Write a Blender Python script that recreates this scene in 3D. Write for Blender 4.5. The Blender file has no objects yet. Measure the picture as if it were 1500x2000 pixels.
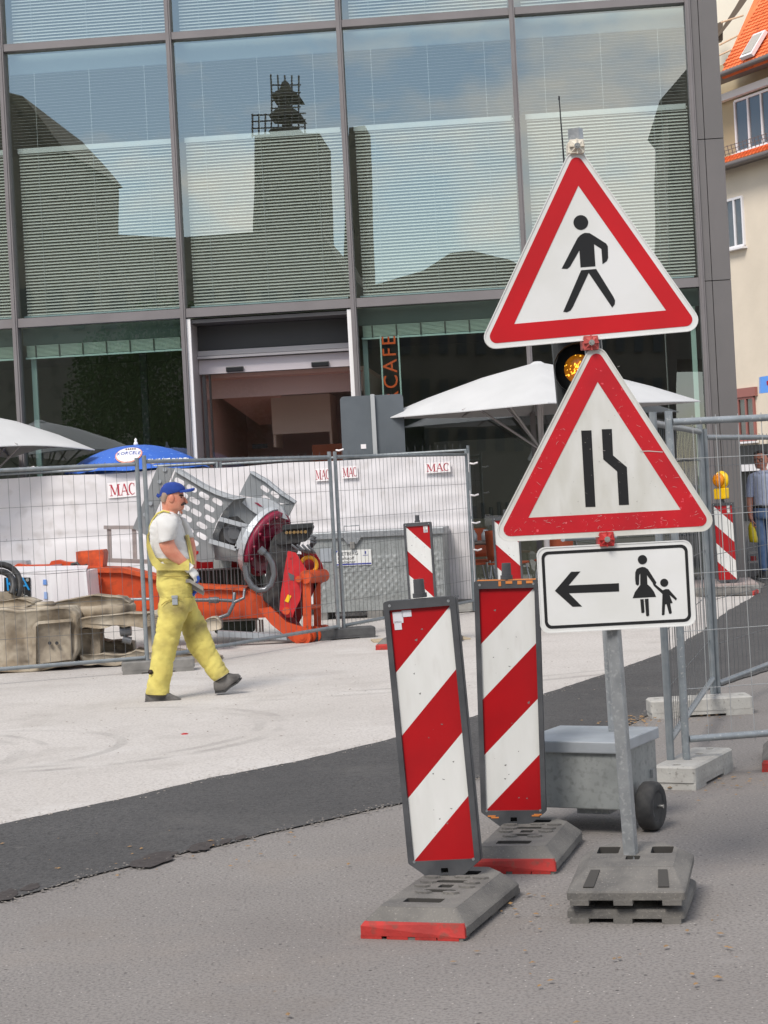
import bpy, bmesh, math, random
from mathutils import Vector, Matrix, noise as mnoise
random.seed(7)
PI = math.pi
scene = bpy.context.scene
COL = scene.collection

# ------------------------------------------------------------------ camera
FPX = 3700.0; ROLL = math.radians(3.0); EYE = 1.67; PX0, PY0 = 750.0, 952.0
CR, SR = math.cos(ROLL), math.sin(ROLL)
cd = bpy.data.cameras.new('camera'); cam = bpy.data.objects.new('camera', cd); COL.objects.link(cam)
cd.sensor_fit = 'VERTICAL'; cd.sensor_height = 36.0; cd.lens = FPX / 2000.0 * 36.0
cd.shift_y = -48.0 / 2000.0; cd.clip_start = 0.1; cd.clip_end = 2000
cam.matrix_world = Matrix(((CR, SR, 0, 0), (0, 0, -1, 0), (-SR, CR, 0, EYE), (0, 0, 0, 1)))
scene.camera = cam

# ------------------------------------------------------------------ light
SUN_DIR = Vector((-0.34, -0.62, 0.80)).normalized()
world = bpy.data.worlds.new('World'); scene.world = world; world.use_nodes = True
wn, wl = world.node_tree.nodes, world.node_tree.links
wn.clear()
w_out = wn.new('ShaderNodeOutputWorld'); w_bg = wn.new('ShaderNodeBackground'); w_sky = wn.new('ShaderNodeTexSky')
w_sky.sky_type = 'NISHITA'; w_sky.sun_disc = False; w_sky.dust_density = 0.5; w_sky.ozone_density = 1.0
w_sky.sun_elevation = math.asin(SUN_DIR.z); w_sky.sun_rotation = math.atan2(SUN_DIR.x, SUN_DIR.y)
w_bg.inputs[1].default_value = 0.115
w_tc = wn.new('ShaderNodeTexCoord'); w_map = wn.new('ShaderNodeMapping'); w_map.inputs['Scale'].default_value = (1, 1, 1.7)
w_map.inputs['Location'].default_value = (3.1, 0.4, 0.2)
w_no = wn.new('ShaderNodeTexNoise'); w_no.inputs['Scale'].default_value = 5.0; w_no.inputs['Detail'].default_value = 7; w_no.inputs['Roughness'].default_value = 0.55
w_cr = wn.new('ShaderNodeValToRGB'); w_cr.color_ramp.elements[0].position = 0.46; w_cr.color_ramp.elements[1].position = 0.58
w_mix = wn.new('ShaderNodeMix'); w_mix.data_type = 'RGBA'
w_mix.inputs[7].default_value = (9.4, 9.1, 8.9, 1)
wl.new(w_tc.outputs['Generated'], w_map.inputs[0]); wl.new(w_map.outputs[0], w_no.inputs['Vector'])
wl.new(w_no.outputs[0], w_cr.inputs[0]); wl.new(w_cr.outputs[0], w_mix.inputs[0])
wl.new(w_sky.outputs[0], w_mix.inputs[6]); wl.new(w_mix.outputs[2], w_bg.inputs[0]); wl.new(w_bg.outputs[0], w_out.inputs[0])
sd = bpy.data.lights.new('sun', 'SUN'); sun = bpy.data.objects.new('sun', sd); COL.objects.link(sun)
sd.energy = 2.5; sd.angle = math.radians(20); sd.color = (1.0, 0.945, 0.875)
sun.rotation_euler = SUN_DIR.to_track_quat('Z', 'Y').to_euler()
scene.view_settings.view_transform = 'Standard'; scene.view_settings.look = 'None'
scene.view_settings.exposure = 0.38; scene.view_settings.gamma = 1.0
scene.view_settings.use_curve_mapping = False

# ------------------------------------------------------------------ measuring the photograph (pixels of the 1500 x 2000 picture -> metres)
def uv(px, py):
    dx, dy = px - PX0, PY0 - py
    return dx * CR + dy * SR, -dx * SR + dy * CR
def at(px, py, Y):
    u, v = uv(px, py)
    return Vector((u * Y / FPX, Y, EYE + v * Y / FPX))
def G(px, py, z=0.0):
    u, v = uv(px, py); Y = FPX * (EYE - z) / -v
    return Vector((u * Y / FPX, Y, z))
def hit(px, py, P, N):
    d = at(px, py, 1.0) - Vector((0, 0, EYE)); o = Vector((0, 0, EYE))
    return o + d * ((Vector(P) - o).dot(Vector(N)) / d.dot(Vector(N)))

# ------------------------------------------------------------------ materials
def S(r, g, b):
    f = lambda c: (c / 255.0) / 12.92 if c / 255.0 <= 0.04045 else ((c / 255.0 + 0.055) / 1.055) ** 2.4
    return (f(r), f(g), f(b))
def nd(m, t, **k):
    n = m.node_tree.nodes.new(t)
    for a, b in k.items(): setattr(n, a, b)
    return n
def mat(name, c, rough=0.6, metal=0.0, c2=None, sc=6.0, lo=0.35, hi=0.65, det=5, bump=0.0, bsc=60.0, c3=None, sc3=40.0, lo3=0.6, hi3=0.7, stretch=None, spec=None, emit=None, es=1.0):
    """base colour mottled towards c2 by large noise and flecked with c3 by fine noise; optional fine relief"""
    m = bpy.data.materials.new(name); m.use_nodes = True
    L = m.node_tree.links; b = m.node_tree.nodes['Principled BSDF']
    b.inputs['Roughness'].default_value = rough; b.inputs['Metallic'].default_value = metal
    if spec is not None: b.inputs['Specular IOR Level'].default_value = spec
    b.inputs['Base Color'].default_value = (*c, 1)
    tc = nd(m, 'ShaderNodeTexCoord'); vec = tc.outputs['Object']
    if stretch:
        mp = nd(m, 'ShaderNodeMapping'); mp.inputs['Scale'].default_value = stretch
        L.new(vec, mp.inputs[0]); vec = mp.outputs[0]
    def layer(prev, colr, scale, lo, hi, detail):
        n = nd(m, 'ShaderNodeTexNoise'); n.inputs['Scale'].default_value = scale; n.inputs['Detail'].default_value = detail
        L.new(vec, n.inputs['Vector'])
        r = nd(m, 'ShaderNodeMapRange'); r.inputs[1].default_value = lo; r.inputs[2].default_value = hi
        L.new(n.outputs[0], r.inputs[0])
        x = nd(m, 'ShaderNodeMix', data_type='RGBA')
        L.new(r.outputs[0], x.inputs[0]); x.inputs[7].default_value = (*colr, 1)
        if prev is None: x.inputs[6].default_value = (*c, 1)
        else: L.new(prev, x.inputs[6])
        return x.outputs[2]
    o = None
    if c2: o = layer(o, c2, sc, lo, hi, det)
    if c3: o = layer(o, c3, sc3, lo3, hi3, 2)
    if o: L.new(o, b.inputs['Base Color'])
    if bump:
        n = nd(m, 'ShaderNodeTexNoise'); n.inputs['Scale'].default_value = bsc; n.inputs['Detail'].default_value = 3
        L.new(vec, n.inputs['Vector'])
        bp = nd(m, 'ShaderNodeBump'); bp.inputs['Strength'].default_value = bump; bp.inputs['Distance'].default_value = 0.01
        L.new(n.outputs[0], bp.inputs['Height']); L.new(bp.outputs[0], b.inputs['Normal'])
    if emit:
        b.inputs['Emission Color'].default_value = (*emit, 1); b.inputs['Emission Strength'].default_value = es
    return m
def glass_mat(name, tint, gloss, refl=(0.9, 0.95, 1.0), wob=0.02):
    m = bpy.data.materials.new(name); m.use_nodes = True; m.node_tree.nodes.clear(); L = m.node_tree.links
    out = nd(m, 'ShaderNodeOutputMaterial'); mx = nd(m, 'ShaderNodeMixShader'); t = nd(m, 'ShaderNodeBsdfTransparent'); g = nd(m, 'ShaderNodeBsdfGlossy')
    t.inputs[0].default_value = (*tint, 1); g.inputs[0].default_value = (*refl, 1); g.inputs['Roughness'].default_value = 0.0
    mx.inputs[0].default_value = gloss
    tc = nd(m, 'ShaderNodeTexCoord'); n = nd(m, 'ShaderNodeTexNoise'); n.inputs['Scale'].default_value = 0.55; n.inputs['Detail'].default_value = 1
    bp = nd(m, 'ShaderNodeBump'); bp.inputs['Strength'].default_value = wob; bp.inputs['Distance'].default_value = 1.0
    L.new(tc.outputs['Object'], n.inputs['Vector']); L.new(n.outputs[0], bp.inputs['Height']); L.new(bp.outputs[0], g.inputs['Normal'])
    L.new(t.outputs[0], mx.inputs[1]); L.new(g.outputs[0], mx.inputs[2]); L.new(mx.outputs[0], out.inputs[0])
    return m

M_white = mat('sign_white', (0.74, 0.74, 0.73), 0.35, c2=(0.66, 0.66, 0.63), sc=3.0)
M_white_dirty = mat('worn_sign_white', (0.66, 0.655, 0.62), 0.4, c2=(0.56, 0.55, 0.50), sc=4.0, c3=(0.54, 0.53, 0.48), sc3=7, lo3=0.60, hi3=0.85, stretch=(3, 3, 1))
M_red = mat('sign_red', S(194, 10, 24), 0.4, c2=S(180, 10, 22), sc=3)
M_red_worn = mat('worn_sign_red', S(192, 18, 32), 0.42, c2=S(176, 18, 32), sc=6, c3=S(215, 80, 90), sc3=45, lo3=0.68, hi3=0.72)
M_bake_red = mat('board_red', S(170, 8, 18), 0.35, c2=S(154, 8, 18), sc=4)
M_bake_white = mat('board_white', (0.68, 0.68, 0.66), 0.35, c2=(0.635, 0.635, 0.61), sc=4, c3=(0.59, 0.58, 0.555), sc3=6, lo3=0.60, hi3=0.85, stretch=(4, 4, 1))
M_black = mat('sign_black', (0.012, 0.012, 0.013), 0.35)
M_rubber = mat('dark_plastic', (0.045, 0.047, 0.052), 0.55, c2=(0.075, 0.077, 0.082), sc=9, bump=0.05)
M_foot = mat('recycled_rubber', (0.105, 0.100, 0.094), 0.9, c2=(0.17, 0.16, 0.145), sc=7, c3=(0.24, 0.22, 0.20), sc3=120, lo3=0.62, hi3=0.72, bump=0.4, bsc=90)
M_foot_red = mat('foot_red', S(178, 46, 40), 0.75, c2=S(150, 40, 36), sc=9, c3=S(120, 62, 52), sc3=30, lo3=.55, hi3=.75, bump=0.2)
M_pit = mat('slot_shade', (0.05, 0.047, 0.043), 0.95)  # shade inside the foot plate slots, put into the base colour
M_orange_smear = mat('orange_spray', S(205, 125, 60), 0.6)
M_galv = mat('galvanised_steel', (0.36, 0.375, 0.385), 0.42, 0.55, c2=(0.27, 0.285, 0.295), sc=14, c3=(0.45, 0.46, 0.47), sc3=70, lo3=0.55, hi3=0.75, bump=0.03)
M_galv_dull = mat('dull_galvanised_sheet', (0.25, 0.265, 0.26), 0.5, 0.35, c2=(0.33, 0.345, 0.34), sc=5, c3=(0.20, 0.21, 0.205), sc3=35, lo3=0.5, hi3=0.75)
M_galv_lid = mat('galvanised_lid', (0.42, 0.45, 0.48), 0.45, 0.4, c2=(0.34, 0.365, 0.39), sc=6)
M_tyre = mat('tyre_rubber', (0.022, 0.022, 0.023), 0.75, c2=(0.05, 0.048, 0.046), sc=20)
M_clamp = mat('red_clamp_plastic', S(190, 84, 78), 0.6, c2=S(165, 70, 66), sc=30)
M_clamp_red = mat('bright_red_clamp', S(195, 48, 48), 0.5, c2=S(170, 42, 42), sc=30)
M_clamp_white = mat('ivory_clamp_plastic', S(222, 215, 200), 0.55, c2=S(200, 192, 176), sc=30)
M_bolt = mat('bolt_steel', (0.6, 0.6, 0.58), 0.25, 0.9)
M_scratch = mat('scratch', (0.52, 0.46, 0.44), 0.6)
M_conc_block = mat('block_concrete', (0.34, 0.325, 0.30), 0.9, c2=(0.43, 0.42, 0.39), sc=6, c3=(0.24, 0.23, 0.21), sc3=50, lo3=0.6, hi3=0.75, bump=0.3, bsc=40)
M_block_dark = mat('dirty_block_concrete', (0.15, 0.145, 0.135), 0.9, c2=(0.23, 0.22, 0.205), sc=7, bump=0.3, bsc=40)
M_wire = mat('fence_wire', (0.13, 0.135, 0.14), 0.45, 0.3)
M_wire_pale = mat('bright_wire', (0.42, 0.43, 0.43), 0.45, 0.3)
M_post = mat('fence_tube', (0.20, 0.225, 0.24), 0.45, 0.4, c2=(0.27, 0.29, 0.30), sc=12)
M_post_pale = mat('pale_fence_tube', (0.33, 0.36, 0.38), 0.42, 0.4, c2=(0.25, 0.275, 0.29), sc=14, c3=(0.5, 0.5, 0.49), sc3=60, lo3=0.62, hi3=0.7)
M_tarp = mat('white_tarp', (0.68, 0.655, 0.665), 0.55, c2=(0.60, 0.575, 0.58), sc=1.5, c3=(0.52, 0.49, 0.48), sc3=5, lo3=.58, hi3=.8, bump=0.5, bsc=3)
M_paper = mat('paper_card', (0.80, 0.76, 0.76), 0.6)
M_letter_red = mat('letter_red', S(172, 40, 58), 0.5)
M_frame = mat('facade_metal', S(122, 117, 117), 0.5, 0.1, c2=S(115, 110, 110), sc=2)
M_panel = mat('dark_metal_panel', S(107, 103, 102), 0.55, 0.1, c2=S(101, 98, 97), sc=1.3)
M_header = mat('header_panel', (0.055, 0.055, 0.056), 0.5)
M_alu = mat('aluminium_band', (0.50, 0.47, 0.47), 0.4, 0.2)
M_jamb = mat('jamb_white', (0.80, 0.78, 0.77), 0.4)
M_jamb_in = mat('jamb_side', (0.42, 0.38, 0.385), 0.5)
M_slat = mat('blind_slat', (0.76, 0.76, 0.71), 0.45, 0.15)
M_slat_hi = mat('blind_slat_open', (0.60, 0.62, 0.61), 0.45, 0.15)
M_stack = mat('blind_bundle', (0.46, 0.54, 0.52), 0.5)
M_spandrel = mat('spandrel', (0.34, 0.41, 0.43), 0.6)
M_spandrel_low = mat('lower_spandrel', (0.14, 0.175, 0.17), 0.6)
M_room = mat('room_dark', (0.25, 0.26, 0.19), 0.8)
M_room_floor = mat('room_floor', (0.12, 0.10, 0.09), 0.6)
M_lobby = mat('lobby_wall', (0.78, 0.60, 0.56), 0.8)
M_lobby_ceil = mat('lobby_ceiling', (0.88, 0.56, 0.48), 0.8)
M_hood = mat('hood_cream', (0.80, 0.70, 0.58), 0.6)
M_counter = mat('counter_orange', (0.42, 0.12, 0.04), 0.5)
M_glass = glass_mat('window_glass', (0.82, 0.885, 0.86), 0.28, (0.93, 0.97, 0.92), 0.0016)
M_glass_low = glass_mat('shop_glass', (0.74, 0.83, 0.75), 0.20, (0.9, 0.95, 1.0), 0.0012)
M_glass_door = glass_mat('door_glass', (0.88, 0.84, 0.83), 0.06, (1, 1, 1), 0.001)
M_pane_small = glass_mat('house_glass', (0.5, 0.51, 0.52), 0.15)
M_edge = mat('glass_edge', (0.46, 0.58, 0.60), 0.4)
M_letter_orange = mat('letter_orange', S(222, 86, 18), 0.5)
M_gray_sign = mat('sign_back_grey', S(92, 98, 103), 0.55, 0.1, c2=S(86, 92, 97), sc=4)
M_canvas = mat('umbrella_canvas', (0.55, 0.55, 0.55), 0.8, c2=(0.51, 0.51, 0.51), sc=2)
M_rib = mat('umbrella_rib', (0.36, 0.34, 0.34), 0.5, 0.2)
M_blue = mat('parasol_blue', S(52, 100, 190), 0.6, c3=S(150, 190, 240), sc3=26, lo3=0.68, hi3=0.72)
M_cream = mat('emblem_cream', (0.85, 0.83, 0.80), 0.6)
M_emb_blue = mat('emblem_blue', S(70, 90, 170), 0.6)
M_emb_rim = mat('emblem_rim', S(225, 150, 130), 0.6)
M_emb_brown = mat('emblem_brown', S(120, 90, 70), 0.6)
M_orange = mat('machine_orange', S(206, 78, 30), 0.5, c2=S(186, 66, 28), sc=5, c3=S(130, 62, 36), sc3=9, lo3=0.60, hi3=0.78)
M_orange_dk = mat('orange_rusty', S(214, 84, 32), 0.55, c2=S(150, 62, 36), sc=9)
M_coupler = mat('coupler_red', S(205, 42, 46), 0.42, c2=S(180, 36, 42), sc=8, c3=S(110, 44, 42), sc3=12, lo3=0.66, hi3=0.8)
M_maroon = mat('ring_maroon', S(140, 28, 58), 0.45, c2=S(120, 24, 50), sc=8)
M_grey_mach = mat('machine_grey', (0.27, 0.28, 0.285), 0.42, 0.25, c2=(0.22, 0.23, 0.235), sc=4)
M_grey_lt = mat('machine_light_grey', (0.48, 0.50, 0.52), 0.42, 0.2, c2=(0.42, 0.44, 0.46), sc=4)
M_blk = mat('oily_black', (0.018, 0.018, 0.02), 0.5, c2=(0.05, 0.048, 0.045), sc=16)
M_hose = mat('hose_grey', (0.15, 0.155, 0.165), 0.3, 0.4)
M_yellow_ring = mat('ring_yellow', S(225, 160, 30), 0.5)
M_yellow_tag = mat('tag_yellow', S(238, 190, 20), 0.5)
M_brass = mat('brass_fitting', (0.35, 0.22, 0.09), 0.4, 0.6)
M_mud = mat('crusted_beige', (0.27, 0.215, 0.15), 0.95, c2=(0.47, 0.41, 0.32), sc=3.2, lo=0.4, hi=0.6, c3=(0.12, 0.095, 0.07), sc3=5, lo3=0.48, hi3=0.72, bump=1.0, bsc=14)
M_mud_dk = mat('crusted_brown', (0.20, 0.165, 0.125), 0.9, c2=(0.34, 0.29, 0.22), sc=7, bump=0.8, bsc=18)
M_wrap = mat('white_wrap', (0.72, 0.68, 0.70), 0.35, c2=(0.80, 0.78, 0.79), sc=3, stretch=(6, 6, 0.6), bump=0.3, bsc=6)
M_ad_black = mat('label_black', (0.012, 0.012, 0.014), 0.45)
M_ad_blue = mat('label_blue', S(30, 140, 205), 0.45)
M_ladder = mat('weathered_alu', (0.40, 0.37, 0.35), 0.5, 0.3, c2=(0.30, 0.27, 0.26), sc=10)
M_green_box = mat('dark_green_crate', (0.035, 0.05, 0.038), 0.7)
M_skin = mat('skin', S(212, 148, 122), 0.5, c2=S(198, 124, 100), sc=14)
M_hair = mat('hair_grey', S(150, 128, 112), 0.8)
M_hair_dk = mat('hair_dark', S(52, 38, 32), 0.7)
M_shirt = mat('tshirt_white', (0.64, 0.63, 0.61), 0.85, c2=(0.55, 0.535, 0.51), sc=6, bump=0.5, bsc=9)
M_overall = mat('overall_yellow', S(212, 198, 108), 0.85, c2=S(196, 180, 96), sc=7, c3=S(112, 100, 66), sc3=4.2, lo3=0.46, hi3=0.78, bump=1.0, bsc=16)
M_cap = mat('cap_blue', S(38, 70, 152), 0.9, c2=S(30, 56, 128), sc=9, bump=.4, bsc=25)
M_shoe = mat('dusty_shoe', (0.055, 0.052, 0.05), 0.85, c2=(0.16, 0.15, 0.14), sc=11)
M_sole = mat('sole', (0.04, 0.04, 0.04), 0.8)
M_glove = mat('glove_white', (0.70, 0.68, 0.64), 0.85)
M_glove_blue = mat('glove_blue', S(44, 90, 190), 0.6)
M_tool = mat('formwork_steel', (0.22, 0.20, 0.18), 0.6, 0.2, c2=(0.30, 0.28, 0.25), sc=20)
M_shirt_blue = mat('shirt_checked', S(196, 202, 220), 0.85, c2=S(176, 184, 208), sc=30)
M_jeans = mat('jeans', S(88, 110, 148), 0.85, c2=S(112, 134, 170), sc=8)
M_belt = mat('belt', (0.02, 0.018, 0.016), 0.5)
M_bag = mat('bag_yellow', S(232, 206, 30), 0.45)
M_amber = mat('amber_lens', S(200, 100, 10), 0.2, c2=S(120, 48, 4), sc=60, emit=(1.0, 0.36, 0.02), es=0.15)
M_amber_hot = mat('amber_lit', S(255, 190, 40), 0.2, c2=S(200, 90, 10), sc=70, emit=(1.0, 0.55, 0.05), es=1.6)
M_lamp_yellow = mat('lamp_yellow', S(240, 196, 12), 0.4)
M_lamp_orange = mat('lamp_orange', S(232, 140, 10), 0.2)
M_signal = mat('signal_black', (0.02, 0.022, 0.023), 0.45, c2=(0.04, 0.042, 0.043), sc=10)
M_wood = mat('plywood', (0.46, 0.38, 0.26), 0.8, c2=(0.38, 0.31, 0.21), sc=8)
M_leaf = mat('dry_leaf', (0.33, 0.19, 0.07), 0.8, c2=(0.20, 0.13, 0.07), sc=3)
M_chair = mat('chair_orange', (0.42, 0.085, 0.03), 0.6)
M_table = mat('cafe_table', (0.16, 0.13, 0.115), 0.5)
M_plaster = mat('house_plaster', (0.64, 0.56, 0.45), 0.9, c2=(0.71, 0.62, 0.50), sc=0.6, bump=0.6, bsc=5)
M_plaster_lt = mat('pale_plaster', (0.72, 0.66, 0.56), 0.9, c2=(0.66, 0.60, 0.51), sc=0.8)
M_tile = mat('roof_tile', S(232, 128, 76), 0.8, c2=S(216, 108, 58), sc=1.2, c3=S(170, 84, 50), sc3=5, lo3=0.6, hi3=0.8)
M_pvc = mat('pvc_white', (0.76, 0.74, 0.75), 0.45)
M_gutter = mat('gutter', (0.16, 0.14, 0.135), 0.5, 0.2)
M_sill_brown = mat('frame_brown', S(150, 96, 88), 0.6)
M_blue_sign = mat('blue_sign', S(92, 150, 230), 0.45)
M_back_wall = mat('opposite_wall', (0.20, 0.185, 0.155), 0.9, c2=(0.27, 0.25, 0.21), sc=0.5, c3=(0.14, 0.13, 0.11), sc3=2)
M_back_roof = mat('opposite_roof', (0.16, 0.145, 0.12), 0.9, c2=(0.22, 0.20, 0.16), sc=1)
M_back_low = mat('opposite_low_wall', (0.15, 0.13, 0.105), 0.9, c2=(0.21, 0.185, 0.15), sc=0.6)
M_back_win = mat('opposite_window', (0.05, 0.055, 0.06), 0.3)
M_bark = mat('bark', (0.09, 0.07, 0.05), 0.9)
M_foliage = mat('foliage', (0.06, 0.12, 0.03), 0.8, c2=(0.05, 0.10, 0.03), sc=2)
M_sidewalk = mat('pavement_stone', (0.36, 0.29, 0.27), 0.9, c2=(0.30, 0.25, 0.23), sc=2, bump=0.2, bsc=30)
M_kerb = mat('kerb_stone', (0.30, 0.29, 0.27), 0.9, c2=(0.24, 0.235, 0.22), sc=3)

def ground_mat(name, c, c2, c3, fine, patch=0.35, bump=0.35, specks=None, rough=0.93, stains=None):
    m = mat(name, c, rough, c2=c2, sc=patch, lo=0.3, hi=0.7, det=9, c3=c3, sc3=fine, lo3=0.45, hi3=0.75, bump=bump, bsc=fine * 1.3)
    L = m.node_tree.links; b = m.node_tree.nodes['Principled BSDF']
    prev = b.inputs['Base Color'].links[0].from_socket
    tc = nd(m, 'ShaderNodeTexCoord')
    for colr, scale, thr in (specks or []):
        v = nd(m, 'ShaderNodeTexVoronoi'); v.inputs['Scale'].default_value = scale
        L.new(tc.outputs['Object'], v.inputs['Vector'])
        r = nd(m, 'ShaderNodeMapRange'); r.inputs[1].default_value = thr; r.inputs[2].default_value = thr * 0.6
        L.new(v.outputs['Distance'], r.inputs[0])
        x = nd(m, 'ShaderNodeMix', data_type='RGBA'); x.inputs[7].default_value = (*colr, 1)
        L.new(r.outputs[0], x.inputs[0]); L.new(prev, x.inputs[6]); prev = x.outputs[2]
    for colr, scale, lo_, hi_, amt in (stains or []):
        n = nd(m, 'ShaderNodeTexNoise'); n.inputs['Scale'].default_value = scale; n.inputs['Detail'].default_value = 8; n.inputs['Roughness'].default_value = 0.65
        L.new(tc.outputs['Object'], n.inputs['Vector'])
        r = nd(m, 'ShaderNodeMapRange'); r.inputs[1].default_value = lo_; r.inputs[2].default_value = hi_; r.inputs[4].default_value = amt
        L.new(n.outputs[0], r.inputs[0])
        x = nd(m, 'ShaderNodeMix', data_type='RGBA'); x.inputs[7].default_value = (*colr, 1)
        L.new(r.outputs[0], x.inputs[0]); L.new(prev, x.inputs[6]); prev = x.outputs[2]
    L.new(prev, b.inputs['Base Color'])
    return m, prev
M_asphalt, _ = ground_mat('old_asphalt', (0.197, 0.180, 0.168), (0.246, 0.228, 0.213), (0.122, 0.112, 0.105), 75, 0.8, 0.4, [((0.42, 0.39, 0.36), 26, 0.11), ((0.05, 0.045, 0.043), 9, 0.075)], stains=[((0.12, 0.107, 0.098), 1.1, .57, .72, .45), ((0.27, 0.23, 0.195), 0.55, .52, .75, .6), ((0.07, 0.062, 0.058), 3.2, .66, .72, .5), ((0.33, 0.31, 0.29), 2.2, .62, .75, .4)])
M_strip, _ = ground_mat('new_asphalt', (0.060, 0.0575, 0.057), (0.082, 0.079, 0.078), (0.028, 0.0275, 0.0275), 60, 1.0, 1.0, [((0.17, 0.165, 0.16), 14, 0.07)], stains=[((0.10, 0.095, 0.09), 1.4, .54, .72, .55), ((0.16, 0.15, 0.14), 4.5, .66, .74, .5)])
M_yard, yprev = ground_mat('pale_concrete', (0.455, 0.425, 0.395), (0.52, 0.49, 0.46), (0.35, 0.32, 0.295), 50, 0.6, 0.4, [((0.26, 0.24, 0.22), 7, 0.06)], stains=[((0.33, 0.30, 0.275), 1.3, .52, .72, .6), ((0.27, 0.245, 0.22), 4.0, .64, .74, .5), ((0.60, 0.58, 0.555), .8, .55, .7, .4)])
def tyre_arcs(m, prev, arcs):
    """worn tyre tracks: rings of darker dust broken up by noise"""
    L = m.node_tree.links; b = m.node_tree.nodes['Principled BSDF']; tc = nd(m, 'ShaderNodeTexCoord')
    for (cx, cy, r0, w, amt, sx) in arcs:
        mp = nd(m, 'ShaderNodeMapping'); mp.inputs['Location'].default_value = (-cx, -cy, 0); L.new(tc.outputs['Object'], mp.inputs[0])
        ln = nd(m, 'ShaderNodeVectorMath', operation='LENGTH'); L.new(mp.outputs[0], ln.inputs[0])
        s1 = nd(m, 'ShaderNodeMath', operation='SUBTRACT'); s1.inputs[1].default_value = r0; L.new(ln.outputs['Value'], s1.inputs[0])
        ab = nd(m, 'ShaderNodeMath', operation='ABSOLUTE'); L.new(s1.outputs[0], ab.inputs[0])
        r = nd(m, 'ShaderNodeMapRange'); r.inputs[1].default_value = w; r.inputs[2].default_value = w * 0.6; L.new(ab.outputs[0], r.inputs[0])
        n = nd(m, 'ShaderNodeTexNoise'); n.inputs['Scale'].default_value = 1.3; n.inputs['Detail'].default_value = 6; L.new(mp.outputs[0], n.inputs['Vector'])
        nr = nd(m, 'ShaderNodeMapRange'); nr.inputs[1].default_value = 0.42; nr.inputs[2].default_value = 0.62; nr.inputs[4].default_value = amt; L.new(n.outputs[0], nr.inputs[0])
        sp = nd(m, 'ShaderNodeSeparateXYZ'); L.new(mp.outputs[0], sp.inputs[0])
        hs = nd(m, 'ShaderNodeMapRange'); hs.inputs[1].default_value = 0.0; hs.inputs[2].default_value = 0.3 * sx; L.new(sp.outputs[0], hs.inputs[0])
        k = nd(m, 'ShaderNodeMath', operation='MULTIPLY'); L.new(r.outputs[0], k.inputs[0]); L.new(nr.outputs[0], k.inputs[1])
        k2 = nd(m, 'ShaderNodeMath', operation='MULTIPLY'); L.new(k.outputs[0], k2.inputs[0]); L.new(hs.outputs[0], k2.inputs[1])
        x = nd(m, 'ShaderNodeMix', data_type='RGBA'); x.inputs[7].default_value = (0.20, 0.185, 0.17, 1)
        L.new(k2.outputs[0], x.inputs[0]); L.new(prev, x.inputs[6]); prev = x.outputs[2]
    L.new(prev, b.inputs['Base Color'])
tyre_arcs(M_yard, yprev, [(-2.5, 13.6, 1.70, 0.06, 0.6, 1), (-2.5, 13.6, 1.52, 0.05, 0.5, 1), (-4.1, 12.6, 1.55, 0.07, 0.6, 1), (-4.1, 12.6, 1.75, 0.04, 0.5, 1), (-3.0, 13.0, 1.1, 0.05, 0.35, 1), (-1.2, 22.5, 7.2, 0.07, 0.4, 1), (-1.2, 22.5, 6.9, 0.05, 0.4, 1)])

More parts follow.
